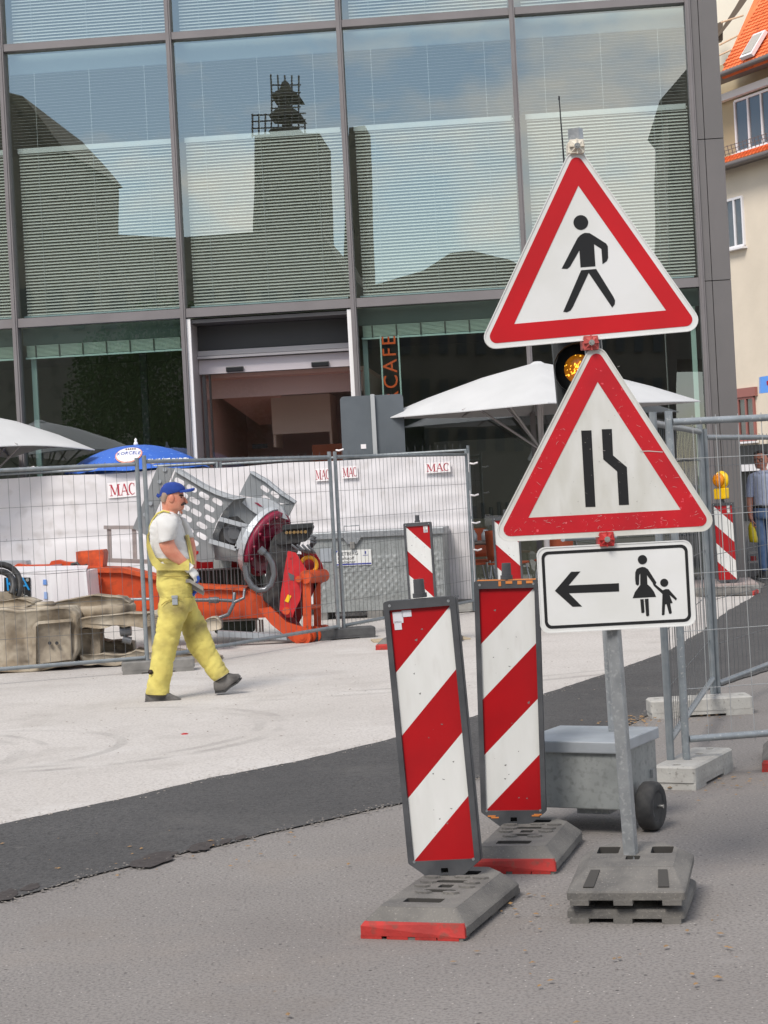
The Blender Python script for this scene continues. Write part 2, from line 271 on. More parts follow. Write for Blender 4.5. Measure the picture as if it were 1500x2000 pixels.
# ------------------------------------------------------------------ mesh builder
MW = {}
def mw(o): return MW.get(o.name, Matrix.Identity(4)) if o else Matrix.Identity(4)
def rotm(rx=0, ry=0, rz=0): return Matrix.Rotation(rz, 4, 'Z') @ Matrix.Rotation(ry, 4, 'Y') @ Matrix.Rotation(rx, 4, 'X')
class MB:
    def __init__(s): s.v = []; s.f = []; s.mi = []; s.sm = []
    def add(s, vs, fs, mi=0, sm=False, M=None):
        b = len(s.v)
        for p in vs:
            p = Vector(p); s.v.append(M @ p if M else p)
        for f in fs: s.f.append([b + i for i in f]); s.mi.append(mi); s.sm.append(sm)
        return s
    def box(s, c, d, M=None, mi=0, bev=0.0):
        x, y, z = d[0] / 2, d[1] / 2, d[2] / 2; c = Vector(c)
        if bev <= 0:
            vs = [c + Vector((sx * x, sy * y, sz * z)) for sx in (-1, 1) for sy in (-1, 1) for sz in (-1, 1)]
            return s.add(vs, [(0, 1, 3, 2), (4, 6, 7, 5), (0, 4, 5, 1), (2, 3, 7, 6), (0, 2, 6, 4), (1, 5, 7, 3)], mi, False, M)
        b = min(bev, x * .9, y * .9, z * .9); bm = bmesh.new()
        bmesh.ops.create_cube(bm, size=1)
        for v in bm.verts: v.co = Vector((v.co.x * 2 * x, v.co.y * 2 * y, v.co.z * 2 * z))
        bmesh.ops.bevel(bm, geom=bm.edges[:], offset=b, segments=2, affect='EDGES', profile=0.6)
        s.bm(bm, Matrix.Translation(c) if M is None else M @ Matrix.Translation(c), mi); return s
    def bm(s, bm, M=None, mi=0, sm=False):
        bm.verts.index_update()
        s.add([v.co.copy() for v in bm.verts], [[v.index for v in f.verts] for f in bm.faces], mi, sm, M); bm.free(); return s
    def tube(s, pts, r, n=8, mi=0, cap=True, M=None, closed=False, sm=True):
        pts = [Vector(p) for p in pts]; N = len(pts); rs = r if isinstance(r, (list, tuple)) else [r] * N
        vs = []; fs = []; up = None
        for i, p in enumerate(pts):
            if closed: t = pts[(i + 1) % N] - pts[i - 1]
            else: t = pts[min(i + 1, N - 1)] - pts[max(i - 1, 0)]
            t.normalize()
            if up is None: up = Vector((0, 0, 1)) if abs(t.z) < 0.9 else Vector((0, 1, 0))
            a = t.cross(up); a.normalize(); b = a.cross(t); b.normalize(); up = b
            for k in range(n):
                th = 2 * PI * (k + .5) / n; vs.append(p + (a * math.cos(th) + b * math.sin(th)) * rs[i])
        for i in range(N if closed else N - 1):
            for k in range(n):
                j = (i + 1) % N; fs.append((i * n + k, i * n + (k + 1) % n, j * n + (k + 1) % n, j * n + k))
        s.add(vs, fs, mi, sm, M)
        if cap and not closed:
            s.add(vs[:n], [list(range(n))[::-1]], mi, False, M); s.add(vs[-n:], [list(range(n))], mi, False, M)
        return s
    def cyl(s, p0, p1, r, n=20, mi=0, M=None, r1=None):
        return s.tube([p0, p1], [r, r if r1 is None else r1], n, mi, True, M)
    def lathe(s, prof, n=24, M=None, mi=0, sm=True, wav=None):
        vs = []; fs = []
        for (r, z) in prof:
            for k in range(n):
                t = 2 * PI * k / n; vs.append((r * math.cos(t), r * math.sin(t), z))
        for i in range(len(prof) - 1):
            for k in range(n):
                fs.append((i * n + k, i * n + (k + 1) % n, (i + 1) * n + (k + 1) % n, (i + 1) * n + k))
        if prof[0][0] > 1e-4: fs.append(list(range(n))[::-1])
        if prof[-1][0] > 1e-4: fs.append([(len(prof) - 1) * n + k for k in range(n)])
        return s.add(vs, fs, mi, sm, M)
    def prism(s, front, off, mi=0, M=None, sm=False):
        """closed outline of 3-D points swept by the vector off"""
        n = len(front); off = Vector(off); F = [Vector(p) for p in front]
        vs = F + [p + off for p in F]
        fs = [list(range(n)), [n + i for i in range(n)][::-1]] + [(i, i + n, (i + 1) % n + n, (i + 1) % n) for i in range(n)]
        return s.add(vs, fs, mi, sm, M)
    def loft(s, rings, mi=0, M=None, caps=(True, True), sm=True):
        n = len(rings[0]); vs = [p for r in rings for p in r]; fs = []
        for i in range(len(rings) - 1):
            for k in range(n): fs.append((i * n + k, i * n + (k + 1) % n, (i + 1) * n + (k + 1) % n, (i + 1) * n + k))
        if caps[0]: fs.append(list(range(n))[::-1])
        if caps[1]: fs.append([(len(rings) - 1) * n + k for k in range(n)])
        return s.add(vs, fs, mi, sm, M)
    def build(s, name, mats, parent=None, local=False, label=None, kind=None, flip=True):
        """vertices are in world metres unless local=True (then in the parent's own frame)"""
        if not isinstance(mats, (list, tuple)): mats = [mats]
        me = bpy.data.meshes.new(name)
        P = mw(parent)
        vs = s.v
        if parent and not local:
            inv = P.inverted(); vs = [inv @ v for v in vs]
        me.from_pydata([tuple(v) for v in vs], [], s.f)
        for m in mats: me.materials.append(m)
        me.polygons.foreach_set('material_index', s.mi); me.polygons.foreach_set('use_smooth', s.sm)
        if flip:
            bm = bmesh.new(); bm.from_mesh(me); bmesh.ops.recalc_face_normals(bm, faces=bm.faces[:]); bm.to_mesh(me); bm.free()
        me.update()
        o = bpy.data.objects.new(name, me); COL.objects.link(o)
        if parent: o.parent = parent
        MW[o.name] = P
        if label: o['label'] = label
        if kind: o['kind'] = kind
        return o
def thing(name, label, cat, loc=(0, 0, 0), rot=(0, 0, 0), group=None):
    o = bpy.data.objects.new(name, None); COL.objects.link(o); o.empty_display_size = 0.2
    o.location = loc; o.rotation_euler = rot; o['label'] = label; o['category'] = cat
    if group: o['group'] = group
    MW[o.name] = Matrix.Translation(Vector(loc)) @ rotm(*rot)
    return o
def tag(o, label, cat, group=None, kind=None):
    o['label'] = label; o['category'] = cat
    if group: o['group'] = group
    if kind: o['kind'] = kind
    return o
def copy_tree(o, loc=None, rot=None, label=None, parent=None):
    c = o.copy(); COL.objects.link(c); c.parent = parent
    if loc is not None: c.location = loc
    if rot is not None: c.rotation_euler = rot
    if label: c['label'] = label
    if parent is None: MW[c.name] = Matrix.Translation(c.location) @ rotm(*c.rotation_euler)
    for ch in list(o.children): copy_tree(ch, parent=c)
    return c
def curve_mesh(splines, depth):
    """2-D outlines (first outer, others holes) filled and given thickness; lies in XY, centred on z=0"""
    cu = bpy.data.curves.new('outline', 'CURVE'); cu.dimensions = '2D'; cu.fill_mode = 'BOTH'; cu.extrude = depth / 2
    for pts in splines:
        sp = cu.splines.new('POLY'); sp.points.add(len(pts) - 1); sp.use_cyclic_u = True
        for p, q in zip(sp.points, pts): p.co = (q[0], q[1], 0, 1)
    return _to_mesh(cu)
def _to_mesh(cu):
    o = bpy.data.objects.new('outline', cu); COL.objects.link(o)
    dg = bpy.context.evaluated_depsgraph_get(); dg.update()
    me = o.evaluated_get(dg).to_mesh()
    vs = [v.co.copy() for v in me.vertices]; fs = [list(p.vertices) for p in me.polygons]
    bpy.data.objects.remove(o); bpy.data.curves.remove(cu)
    return vs, fs
def text_mesh(s, size, depth, align='CENTER', space=1.0):
    cu = bpy.data.curves.new('text', 'FONT'); cu.body = s; cu.size = size; cu.extrude = depth / 2; cu.align_x = align; cu.align_y = 'CENTER'
    cu.space_character = space; cu.resolution_u = 3
    return _to_mesh(cu)
def rrect(w, h, r, n=5, cx=0, cy=0):
    out = []
    for (sx, sy, a0) in ((1, 1, 0), (-1, 1, 90), (-1, -1, 180), (1, -1, 270)):
        for k in range(n + 1):
            a = math.radians(a0 + 90 * k / n)
            out.append((cx + sx * (w / 2 - r) + r * math.cos(a), cy + sy * (h / 2 - r) + r * math.sin(a)))
    return out
def rpoly(pts, r, n=5):
    """rounded convex polygon"""
    out = []; N = len(pts)
    for i in range(N):
        p, a, b = Vector(pts[i]), Vector(pts[i - 1]), Vector(pts[(i + 1) % N])
        d1 = (a - p).normalized(); d2 = (b - p).normalized(); ang = d1.angle(d2); t = r / math.tan(ang / 2)
        s, e = p + d1 * t, p + d2 * t; bis = (d1 + d2).normalized(); c = p + bis * (r / math.sin(ang / 2))
        a0 = math.atan2(s.y - c.y, s.x - c.x); a1 = math.atan2(e.y - c.y, e.x - c.x)
        da = (a1 - a0 + PI) % (2 * PI) - PI
        for k in range(n + 1):
            q = a0 + da * k / n; out.append((c.x + r * math.cos(q), c.y + r * math.sin(q)))
    return out
def circ(cx, cy, r, n=20): return [(cx + r * math.cos(2 * PI * k / n), cy + r * math.sin(2 * PI * k / n)) for k in range(n)]
XZ = Matrix(((1, 0, 0, 0), (0, 0, -1, 0), (0, 1, 0, 0), (0, 0, 0, 1)))   # XY outline -> upright, facing -Y
def trace(pts, conv, Y): return [at(*conv(*p), Y) for p in pts]
def cv(x0, y0, sc): return lambda x, y: (x0 + x / sc, y0 + y / sc)

# ================================================================== SETTING
def sheet(name, pts, z, m, sub=None, jit=0.0):
    P = []
    N = len(pts)
    for i in range(N):
        a, b = Vector(pts[i]), Vector(pts[(i + 1) % N]); L = (b - a).length
        k = max(1, int(L / sub)) if sub else 1
        for j in range(k):
            q = a.lerp(b, j / k)
            if jit and L < 60:
                q = q + Vector((mnoise.noise(Vector((q.x * 3, q.y * 3, 1))), mnoise.noise(Vector((q.x * 3, q.y * 3, 9))))) * jit + Vector((random.uniform(-1, 1), random.uniform(-1, 1))) * jit * .35
            P.append((q.x, q.y, z))
    b = MB(); b.add(P, [list(range(len(P)))])
    return b.build(name, m, kind='structure', flip=False)
sheet('ground', [(-300, -200), (300, -200), (300, 400), (-300, 400)], 0.0, M_asphalt)
upper = [(-7.5, 5.0), (-2.111, 9.969), (-1.651, 10.502), (-1.091, 11.236), (-0.566, 11.783), (-0.019, 12.575), (0.533, 13.483), (1.142, 14.654), (1.766, 15.925), (2.53, 17.587), (3.203, 19.612), (3.947, 22.248), (4.75, 24.7)]
lower = [(-7.5, 1.5), (-1.717, 8.028), (-1.256, 8.632), (-0.758, 9.182), (-0.007, 9.955), (0.828, 11.276), (1.549, 12.598), (1.873, 13.413), (2.342, 14.364), (3.3, 15.9), (5.6, 20.0), (9.0, 26.0), (12, 45)]
sheet('concrete_yard', upper + [(4.95, 25.35), (4.9, 30), (-30, 33), (-30, 5)], 0.004, M_yard, 0.12, 0.022)
sheet('asphalt_road', lower + [(12, 80), (6.6, 80), (6.2, 40), (5.4, 27.2)] + upper[::-1], 0.008, M_strip, 0.12, 0.022)
tar = MB()
for (px, py, w, hh) in [(300, 1683, 95, 26), (395, 1657, 60, 18), (440, 1647, 26, 10), (471, 1639, 24, 9), (60, 1737, 40, 14), (14, 1752, 44, 22)]:
    ring = []
    for k in range(22):
        a = 2 * PI * k / 22; rr = 0.5 * (0.75 + 0.35 * random.random())
        q = G(px + w * rr * math.cos(a), py + hh * rr * math.sin(a) - w * rr * math.cos(a) * .25); ring.append((q.x, q.y, 0.0105))
    tar.add(ring, [list(range(22))])
tar.build('road_patches', mat('tar', (0.034, 0.027, 0.025), 0.9, c2=(0.055, 0.046, 0.043), sc=30, bump=0.5), kind='structure', flip=False)
pv = MB()
kf = [(-20, 27.35), (4.95, 25.42), (5.12, 26.9), (4.9, 27.02), (-20, 29.2)]
pv.prism([(x, y, 0.0) for x, y in kf], (0, 0, 0.12)); pv.build('pavement', M_sidewalk, kind='structure')
kb = MB()
a, b = Vector((-20, 27.33, 0)), Vector((4.95, 25.40, 0)); d = (b - a).normalized(); nrm = Vector((d.y, -d.x, 0)) * 0.16
kb.prism([a, b, b + nrm, a + nrm], (0, 0, 0.105)); kerb = kb.build('kerb', M_kerb, kind='structure')

# ================================================================== GLASS BUILDING (own frame: x along the facade, y into the building)
TH = math.atan(0.083); FO = Vector((4.69, 27.10, 0)); FN = Vector((-math.sin(TH), -math.cos(TH), 0))
def reflect(p): return p - FN * 2 * (p - FO).dot(FN)
gb = thing('glass_building', 'modern office building with grey metal grid of large glass panes and venetian blinds', 'building', FO, (0, 0, -TH))
BAY = 2.505; NB = 7; TOP = 13.2
for i in range(NB + 1):
    x = -BAY * i
    b = MB(); b.box((x, 0.03, (0.12 + TOP) / 2), (0.078, 0.20, TOP - 0.12)); b.box((x, -0.078, (0.12 + TOP) / 2), (0.03, 0.012, TOP - 0.12)); b.build('mullion', M_frame, gb, True)
zt = [4.365, 8.42, 12.47]
glass_me = {}
for i in range(NB):
    xc = -BAY * (i + .5); w = BAY - 0.078
    for k, z in enumerate(zt):
        b = MB(); b.box((xc, 0.03, z), (w - 0.004, 0.16, 0.13 if k == 0 else 0.105)); b.build('transom', M_frame, gb, True)
    for k in (0, 1, 2):
        z0 = (0.12, 4.43, 8.475)[k]; z1 = (4.30, 8.365, 12.415)[k]
        if k == 0 and i == 2: continue
        tx, tz = random.uniform(-.0035, .0035), random.uniform(-.003, .003)
        b = MB(); b.add([(xc - w / 2, 0.055 - tx - tz, z0), (xc + w / 2, 0.055 + tx - tz, z0), (xc + w / 2, 0.055 + tx + tz, z1), (xc - w / 2, 0.055 - tx + tz, z1)], [(0, 1, 2, 3)])
        b.build('glass_pane', M_glass if k else M_glass_low, gb, True, flip=False)
        if k == 0:
            b = MB(); b.box((xc, 0.25, 4.175), (w, 0.06, 0.25)); b.build('spandrel_panel', M_spandrel_low, gb, True)
            b = MB(); n = 6
            for j in range(9): b.box((xc, 0.20, 3.885 + j * 0.0185), (w - 0.12, 0.07, 0.011), mi=0)
            for j in range(n):
                xx = xc - w / 2 + 0.2 + j * (w - 0.3) / n; b.box((xx, 0.16, 3.95), (0.018, 0.02, 0.17), mi=1)
            b.box((xc, 0.19, 3.855), (w - 0.08, 0.05, 0.028), mi=2)
            b.build('raised_blind', [M_stack, M_header, M_edge], gb, True)
        else:
            b = MB(); b.box((xc, 0.28, z1 - 0.14), (w, 0.05, 0.28)); b.build('spandrel_panel', M_spandrel, gb, True)
            split = z0 + 2.50
            sl = MB(); pitch = 0.0465; z = z0 + 0.075; gap = 0.075
            while z < z1 - 0.30:
                op = z > split
                tilt = math.radians(16 if op else 40); hw = 0.022 if op else 0.025
                ca, sa = hw * math.cos(tilt), hw * math.sin(tilt); y = 0.19
                off = 0.0 if op else gap
                x0, x1 = xc - w / 2 + off + 0.02, xc + w / 2 - 0.02
                jz = 0.0
                sl.add([(x0, y - ca, z - sa + jz), (x1, y - ca, z - sa), (x1, y + ca, z + sa), (x0, y + ca, z + sa + jz)], [(0, 1, 2, 3)], 1 if op else 0)
                z += pitch
            for fx in (0.16, 0.5, 0.84): sl.box((xc - w / 2 + w * fx, 0.165, (z0 + z1 - 0.28) / 2 + .03), (0.004, 0.003, z1 - z0 - 0.36), mi=1)
            sl.box((xc, 0.19, z0 + 0.04), (w - 0.1, 0.05, 0.022), mi=2)
            sl.box((xc + 0.02, 0.172, split - 0.005), (w - 0.12, 0.012, 0.075), mi=1)
            o = sl.build('blind_slats', [M_slat, M_slat_hi, M_edge], gb, True, kind='stuff', flip=False)
# corner column of flat panels
zz = [0.12, 2.345, 4.372, 6.395, 8.42, 10.45, TOP]
for k in range(len(zz) - 1):
    zc = (zz[k] + zz[k + 1]) / 2; hgt = zz[k + 1] - zz[k] - 0.012
    b = MB(); b.box((0.092, 0.055, zc), (0.10, 0.20, hgt)); b.build('column_panel', M_panel, gb, True)
    b = MB(); b.box((0.283, 0.06, zc), (0.262, 0.20, hgt)); b.build('column_panel', M_panel, gb, True)
b = MB(); b.box((0.2, 5.2, TOP / 2 + .06), (0.36, 10.0, TOP - 0.12)); b.build('side_wall', M_panel, gb, True)
b = MB(); b.box((-BAY * NB / 2, 3.5, TOP + .1), (BAY * NB + .9, 7.4, 0.25)); b.build('roof_slab', M_panel, gb, True)
# rooms behind the glass
LB = -BAY * NB
b = MB()
b.box((LB / 2, 4.3, 4.36), (-LB, 7.9, 0.10), mi=0); b.box((LB / 2, 4.3, 8.42), (-LB, 7.9, 0.10), mi=0)
b.box((LB / 2, 8.3, TOP / 2), (-LB, 0.1, TOP), mi=0); b.box((LB - 0.05, 4.2, TOP / 2), (0.1, 8.2, TOP), mi=0)
b.build('room_shell', M_room, gb, True)
b = MB(); b.box((LB / 2, 4.3, 0.10), (-LB, 7.9, 0.06)); b.build('room_floor', M_room_floor, gb, True)
b = MB(); b.box((-9.86, 0.32, 2.0), (0.075, 0.05, 3.75)); b.build('glass_fin', M_edge, gb, True)
b = MB(); b.box((-8.48, 1.6, 2.1), (0.1, 0.1, 4.0)); b.build('inner_post', M_header, gb, True)
b = MB(); b.box((-4.9, 0.33, 2.0), (0.07, 0.05, 3.75)); b.build('glass_fin', M_edge, gb, True)
b = MB(); b.box((-0.13, 0.3, 2.0), (0.07, 0.05, 3.75)); b.build('glass_fin', M_edge, gb, True)
b = MB(); b.box((-2.3, 3.0, 1.25), (3.6, 0.5, 2.2)); b.box((-2.3, 2.6, 0.6), (3.9, 0.4, 1.0)); b.build('bar_counter', M_table, gb, True)
b = MB()
for j in range(26): b.cyl((-3.9 + j * .13, 2.70, 1.11), (-3.9 + j * .13, 2.70, 1.11 + random.uniform(.12, .28)), 0.03, 8)
b.build('bar_bottles', M_back_win, gb, True, kind='stuff')
# entrance in the third bay from the corner
x0, x1 = -BAY * 3 + 0.039, -BAY * 2 - 0.039; xm = (x0 + x1) / 2
for xs, sx in ((x0, 1), (x1, -1)):
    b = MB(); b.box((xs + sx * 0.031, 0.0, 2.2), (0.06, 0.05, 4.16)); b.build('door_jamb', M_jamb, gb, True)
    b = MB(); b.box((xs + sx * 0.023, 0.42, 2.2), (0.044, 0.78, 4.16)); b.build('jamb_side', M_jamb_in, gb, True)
b = MB(); b.box((xm, 0.40, 4.24), (x1 - x0 - 0.1, 0.74, 0.05)); b.build('entrance_soffit', M_panel, gb, True)
b = MB(); b.box((xm, 0.62, 4.03), (x1 - x0 - 0.1, 0.05, 0.36)); b.build('header_panel', M_header, gb, True)
b = MB(); b.box((xm, 0.55, 3.80), (x1 - x0 - 0.1, 0.10, 0.075)); b.box((xm, 0.52, 3.735), (x1 - x0 - 0.1, 0.16, 0.035)); b.build('door_rail', M_alu, gb, True)
b = MB(); b.box((xm, 0.60, 3.60), (x1 - x0 - 0.1, 0.08, 0.21)); b.build('door_track_cover', mat('door_cover', (0.62, 0.56, 0.575), 0.5), gb, True)
for dx in (-0.62, 0.66):
    b = MB(); b.box((xm + dx, 0.53, 3.545), (0.26, 0.07, 0.075), bev=0.012); b.build('motion_sensor', M_black, gb, True)
b = MB()
b.add([(x0 + .06, 0.66, 0.13), (x1 - .06, 0.66, 0.13), (x1 - .06, 0.66, 3.49), (x0 + .06, 0.66, 3.49)], [(0, 1, 2, 3)]); b.build('door_glass', M_glass_door, gb, True, flip=False)
b = MB(); b.box((x0 + .10, 0.66, 1.81), (0.05, 0.05, 3.36)); b.box((x0 + .18, 0.70, 1.81), (0.03, 0.05, 3.36)); b.build('door_frame', M_panel, gb, True)
# lobby seen through the door
b = MB(); b.box((xm, 3.1, 3.47), (2.62, 4.6, 0.06), mi=1); b.box((xm, 1.35, 3.30), (2.5, 0.05, 0.28), mi=0); b.box((xm, 5.6, 1.8), (2.62, 0.08, 3.3), mi=0)
b.prism([(xm - 1.3, 1.75, 3.43), (xm - 0.2, 1.75, 3.43), (xm - 0.2, 3.6, 2.85), (xm - 0.75, 3.6, 2.85)], (0, 0, -0.04), mi=1)
b.box((xm - 1.28, 3.2, 1.8), (0.04, 4.8, 3.3), mi=0); b.box((xm + 1.28, 3.2, 1.8), (0.04, 4.8, 3.3), mi=0)
b.build('lobby_lining', [M_lobby, M_lobby_ceil], gb, True)
b = MB()
b.box((xm + 0.10, 2.45, 2.90), (0.94, 0.05, 0.60)); b.box((xm - 0.35, 2.87, 2.80), (0.04, 0.8, 0.80)); b.box((xm + 0.55, 2.87, 2.80), (0.04, 0.8, 0.80))
b.build('extractor_hood', M_hood, gb, True)
b = MB(); b.box((xm + 0.9, 2.6, 1.25), (1.3, 0.4, 2.3)); b.build('reception_counter', M_counter, gb, True)
b = MB(); b.box((xm - 0.55, 2.2, 2.42), (0.24, 0.04, 0.07)); b.build('exit_lamp', M_black, gb, True)
# vertical lettered glass strip in the window right of the door
ws = MB(); ws.box((-4.655, 0.13, 2.5), (0.022, 0.014, 2.75)); ws.box((-4.395, 0.13, 2.5), (0.022, 0.014, 2.75))
Rz = Matrix(((0, -1, 0, 0), (0, 0, -1, 0), (1, 0, 0, 0), (0, 0, 0, 1)))   # text runs upwards, faces -y
for ch, z, sz in (('R', 2.975, .30), ('C', 3.20, .30), ('A', 3.43, .30), ('F', 3.63, .29), ('E', 3.80, .29)):
    v, f = text_mesh(ch, sz, 0.008); ws.add(v, f, 1, False, Matrix.Translation((-4.525, 0.118, z)) @ Rz)
wsg = thing('cafe_window_sign', 'narrow vertical window strip with orange letters RCAFE beside the entrance', 'sign', FO + Vector((-4.5 * math.cos(TH), 4.5 * math.sin(TH), 0)), (0, 0, -TH))
Msh = Matrix.Translation((4.5, 0, 0))
ws.v = [Msh @ v for v in ws.v]; ws.build('lettered_strip', [M_edge, M_letter_orange], wsg, True)

# ================================================================== HOUSE AT THE RIGHT
HW = Vector((0.414, -0.910, 0)).normalized(); HN = Vector((-0.910, -0.414, 0)).normalized(); HP = at(1450, 915, 60); HP.z = 0
HROT = math.atan2(HW.y, HW.x)
hs = thing('plastered_house', 'cream plastered old house with orange tiled roof and white windows beyond the glass building', 'house', HP, (0, 0, HROT))
HI = MW[hs.name].inverted()
def hp(px, py, d=0.0): return HI @ hit(px, py, HP + HN * d, HN)       # x along wall, z up, y ~ -d (outwards is -y)
def hquad(b, pxs, y0, y1, mi=0):
    q = [hp(*p) for p in pxs]; b.prism([(p.x, y0, p.z) for p in q], (0, y1 - y0, 0), mi)
e0, e1 = hp(1410, 337), hp(1500, 303)
b = MB(); b.box((0, 3.0, 5.6), (26, 6.0, 11.2)); b.build('wall', M_plaster, hs, True)
zg = hp(1460, 320).z; zt2 = hp(1460, 128).z
b = MB(); b.box((0, 3.4, (zg + zt2) / 2 + 0.3), (26, 5.6, zt2 - zg + .5)); b.build('upper_wall', mat('ochre_plaster', (0.44, 0.36, 0.23), 0.9), hs, True)
def tiles(name, zlo, zhi, ylo, yhi, xa, xb, cutx=None):
    """rows of curved tiles as one relief: each row steps over the one below"""
    b = MB(); sl = math.hypot(zhi - zlo, yhi - ylo); rows = max(2, int(sl / 0.17)); pit = 0.19; nx = int((xb - xa) / pit)
    for r in range(rows):
        f0, f1 = r / rows, (r + 1.12) / rows
        for i in range(nx):
            x = xa + i * pit
            lim = None if cutx is None else cutx(f0)
            if lim is not None and x < lim: continue
            pts = []
            for q in range(4):
                xx = x + pit * q / 3.0; hgt = 0.03 * math.sin(PI * q / 3.0)
                pts.append(xx); pts.append(hgt)
            vs = []
            for (f, lift) in ((f0, 0.045), (f1, 0.0)):
                for q in range(4): vs.append((pts[2 * q], ylo + (yhi - ylo) * f - lift * .5, zlo + (zhi - zlo) * f + lift + pts[2 * q + 1]))
            for q in range(4): vs.append((pts[2 * q], ylo + (yhi - ylo) * f0 + .01, zlo + (zhi - zlo) * f0))
            b.add(vs, [(0, 1, 5, 4), (1, 2, 6, 5), (2, 3, 7, 6), (8, 9, 1, 0), (9, 10, 2, 1), (10, 11, 3, 2)])
    return b.build(name, M_tile, hs, True, kind='stuff', flip=False)
zs_top = hp(1460, 288).z
tiles('lower_roof_tiles', zg + 0.05, zs_top, -0.55, 0.45, hp(1405, 320).x - .6, hp(1500, 320).x + 2.5)
b = MB(); b.tube([(-12, -0.62, zg - 0.02), (12, -0.62, zg - 0.02)], 0.085, 8); b.box((0, -0.3, zg + .02), (24, .6, .05)); b.build('gutter', M_gutter, hs, True)
sg = MB()
for j in range(60):
    x = -6 + j * .2; sg.tube([(x, -0.30, zg + .36), (x, -0.36, zg + .66)], 0.012, 4)
for zz_ in (0.4, 0.52, 0.64): sg.tube([(-6, -0.33, zg + zz_), (6, -0.33, zg + zz_)], 0.012, 4)
sg.build('snow_guard', M_gutter, hs, True)
zr0 = hp(1450, 138).z
rn = (Matrix.Rotation(HROT, 4, 'Z') @ Vector((0, -1.3333, 1))).normalized(); rp = MW[hs.name] @ Vector((0, -.45, zr0))
ra, rb_ = HI @ hit(1410, 134, rp, rn), HI @ hit(1467, 3, rp, rn); xr0 = ra.x
tiles('roof_tiles', zr0, zr0 + 6.9, -0.45, 4.725, xr0, hp(1500, 100).x + 4.0, cutx=lambda f: ra.x + (zr0 + 6.9 * f - ra.z) * (rb_.x - ra.x) / (rb_.z - ra.z))
b = MB(); b.tube([(-12, -0.55, zr0 - .06), (12, -0.55, zr0 - .06)], 0.08, 8); b.box((0, -0.1, zr0 - .06), (24, .8, .05)); b.build('eaves_gutter', M_gutter, hs, True)
# roof boarding below the tiles
b = MB(); b.prism([(xr0 + .03, -0.40, zr0 - .03), (12, -0.40, zr0 - .03), (12, 4.8, zr0 + 6.92), (ra.x + (zr0 + 6.92 - ra.z) * (rb_.x - ra.x) / (rb_.z - ra.z) + .1, 4.8, zr0 + 6.92)], (0, 0.1, -0.12)); b.build('roof', M_tile, hs, True)
# band of windows under the upper eaves
def window(pts, nv, sill=True, name='window', fm=M_pvc, inset=0.10):
    q = [hp(*p) for p in pts]; xa, xb = q[0].x, q[1].x; za, zb = (q[0].z + q[1].z) / 2, (q[2].z + q[3].z) / 2
    if za > zb: za, zb = zb, za
    yb = 0.55 if name == 'dormer_window' else 0.0
    f = MB(); t = 0.075
    f.box(((xa + xb) / 2, yb - .02, zb), (xb - xa, .1, t)); f.box(((xa + xb) / 2, yb - .02, za), (xb - xa, .1, t))
    for k in range(nv + 1): f.box((xa + (xb - xa) * k / nv, yb - .021, (za + zb) / 2), (t, .1, zb - za))
    fo = f.build(name, fm, hs, True)
    for k in range(nv):
        p = MB(); u0, u1 = xa + (xb - xa) * k / nv + t / 2, xa + (xb - xa) * (k + 1) / nv - t / 2
        p.add([(u0, yb - .03, za + t / 2), (u1, yb - .03, za + t / 2), (u1, yb - .03, zb - t / 2), (u0, yb - .03, zb - t / 2)], [(0, 1, 2, 3)])
        p.build('pane', M_pane_small, fo, True, flip=False)
        p = MB(); p.box(((u0 + u1) / 2, yb + .01, (za + zb) / 2), (u1 - u0, .02, zb - za)); p.build('curtain', mat('curtain', (0.30, 0.30, 0.30), 0.8), fo, True)
    if sill:
        p = MB(); p.box(((xa + xb) / 2, yb - .09, za - .08), (xb - xa + .2, .24, .06)); p.build('sill', M_pvc, fo, True)
    return fo
window([(1414, 298), (1491, 272), (1484, 172), (1408, 196)], 3, name='dormer_window')
window([(1496, 270), (1570, 246), (1562, 150), (1491, 168)], 3, name='dormer_window')
q0, q1 = hp(1408, 180), hp(1487, 160)
b = MB(); b.box(((q0.x + q1.x) / 2 - .3, .42, (q0.z + q1.z) / 2), (q1.x - q0.x + 1.2, .2, .22)); b.build('shutter_box', M_pvc, hs, True)
window([(1424, 484), (1456, 480), (1449, 386), (1418, 392)], 2)
window([(1448, 862), (1478, 856), (1470, 775), (1442, 780)], 2, fm=M_sill_brown)
q0, q1 = hp(1444, 768), hp(1474, 762)
b = MB(); b.box(((q0.x + q1.x) / 2, -.05, q0.z), (q1.x - q0.x + .3, .12, .28)); b.build('lintel', M_sill_brown, hs, True)
q0, q1 = hp(1440, 985), hp(1560, 940)
b = MB(); b.box((0.9, -.35, q0.z + 1.15), (5.0, .7, .22)); b.build('awning', M_pvc, hs, True)
b = MB(); b.box((0.9, -.03, 1.2), (4.6, .05, 2.4)); b.build('shop_window', M_black, hs, True)
# roof light
q = hp(1484, 92); sk = MB()
dy = (q.z - zr0) / 4.6 * 3.45 - .45
rt = Matrix.Translation((q.x, dy - .1, q.z)) @ Matrix.Rotation(math.atan2(4.6, 3.45), 4, 'X')
sk.box((0, 0, .08), (.62, .95, .12), M=rt); so = sk.build('roof_window', M_pvc, hs, True)
sk = MB(); sk.box((0, 0, .15), (.46, .75, .03), M=rt); sk.build('pane', mat('rooflight', (0.45, 0.42, 0.36), 0.2), so, True)
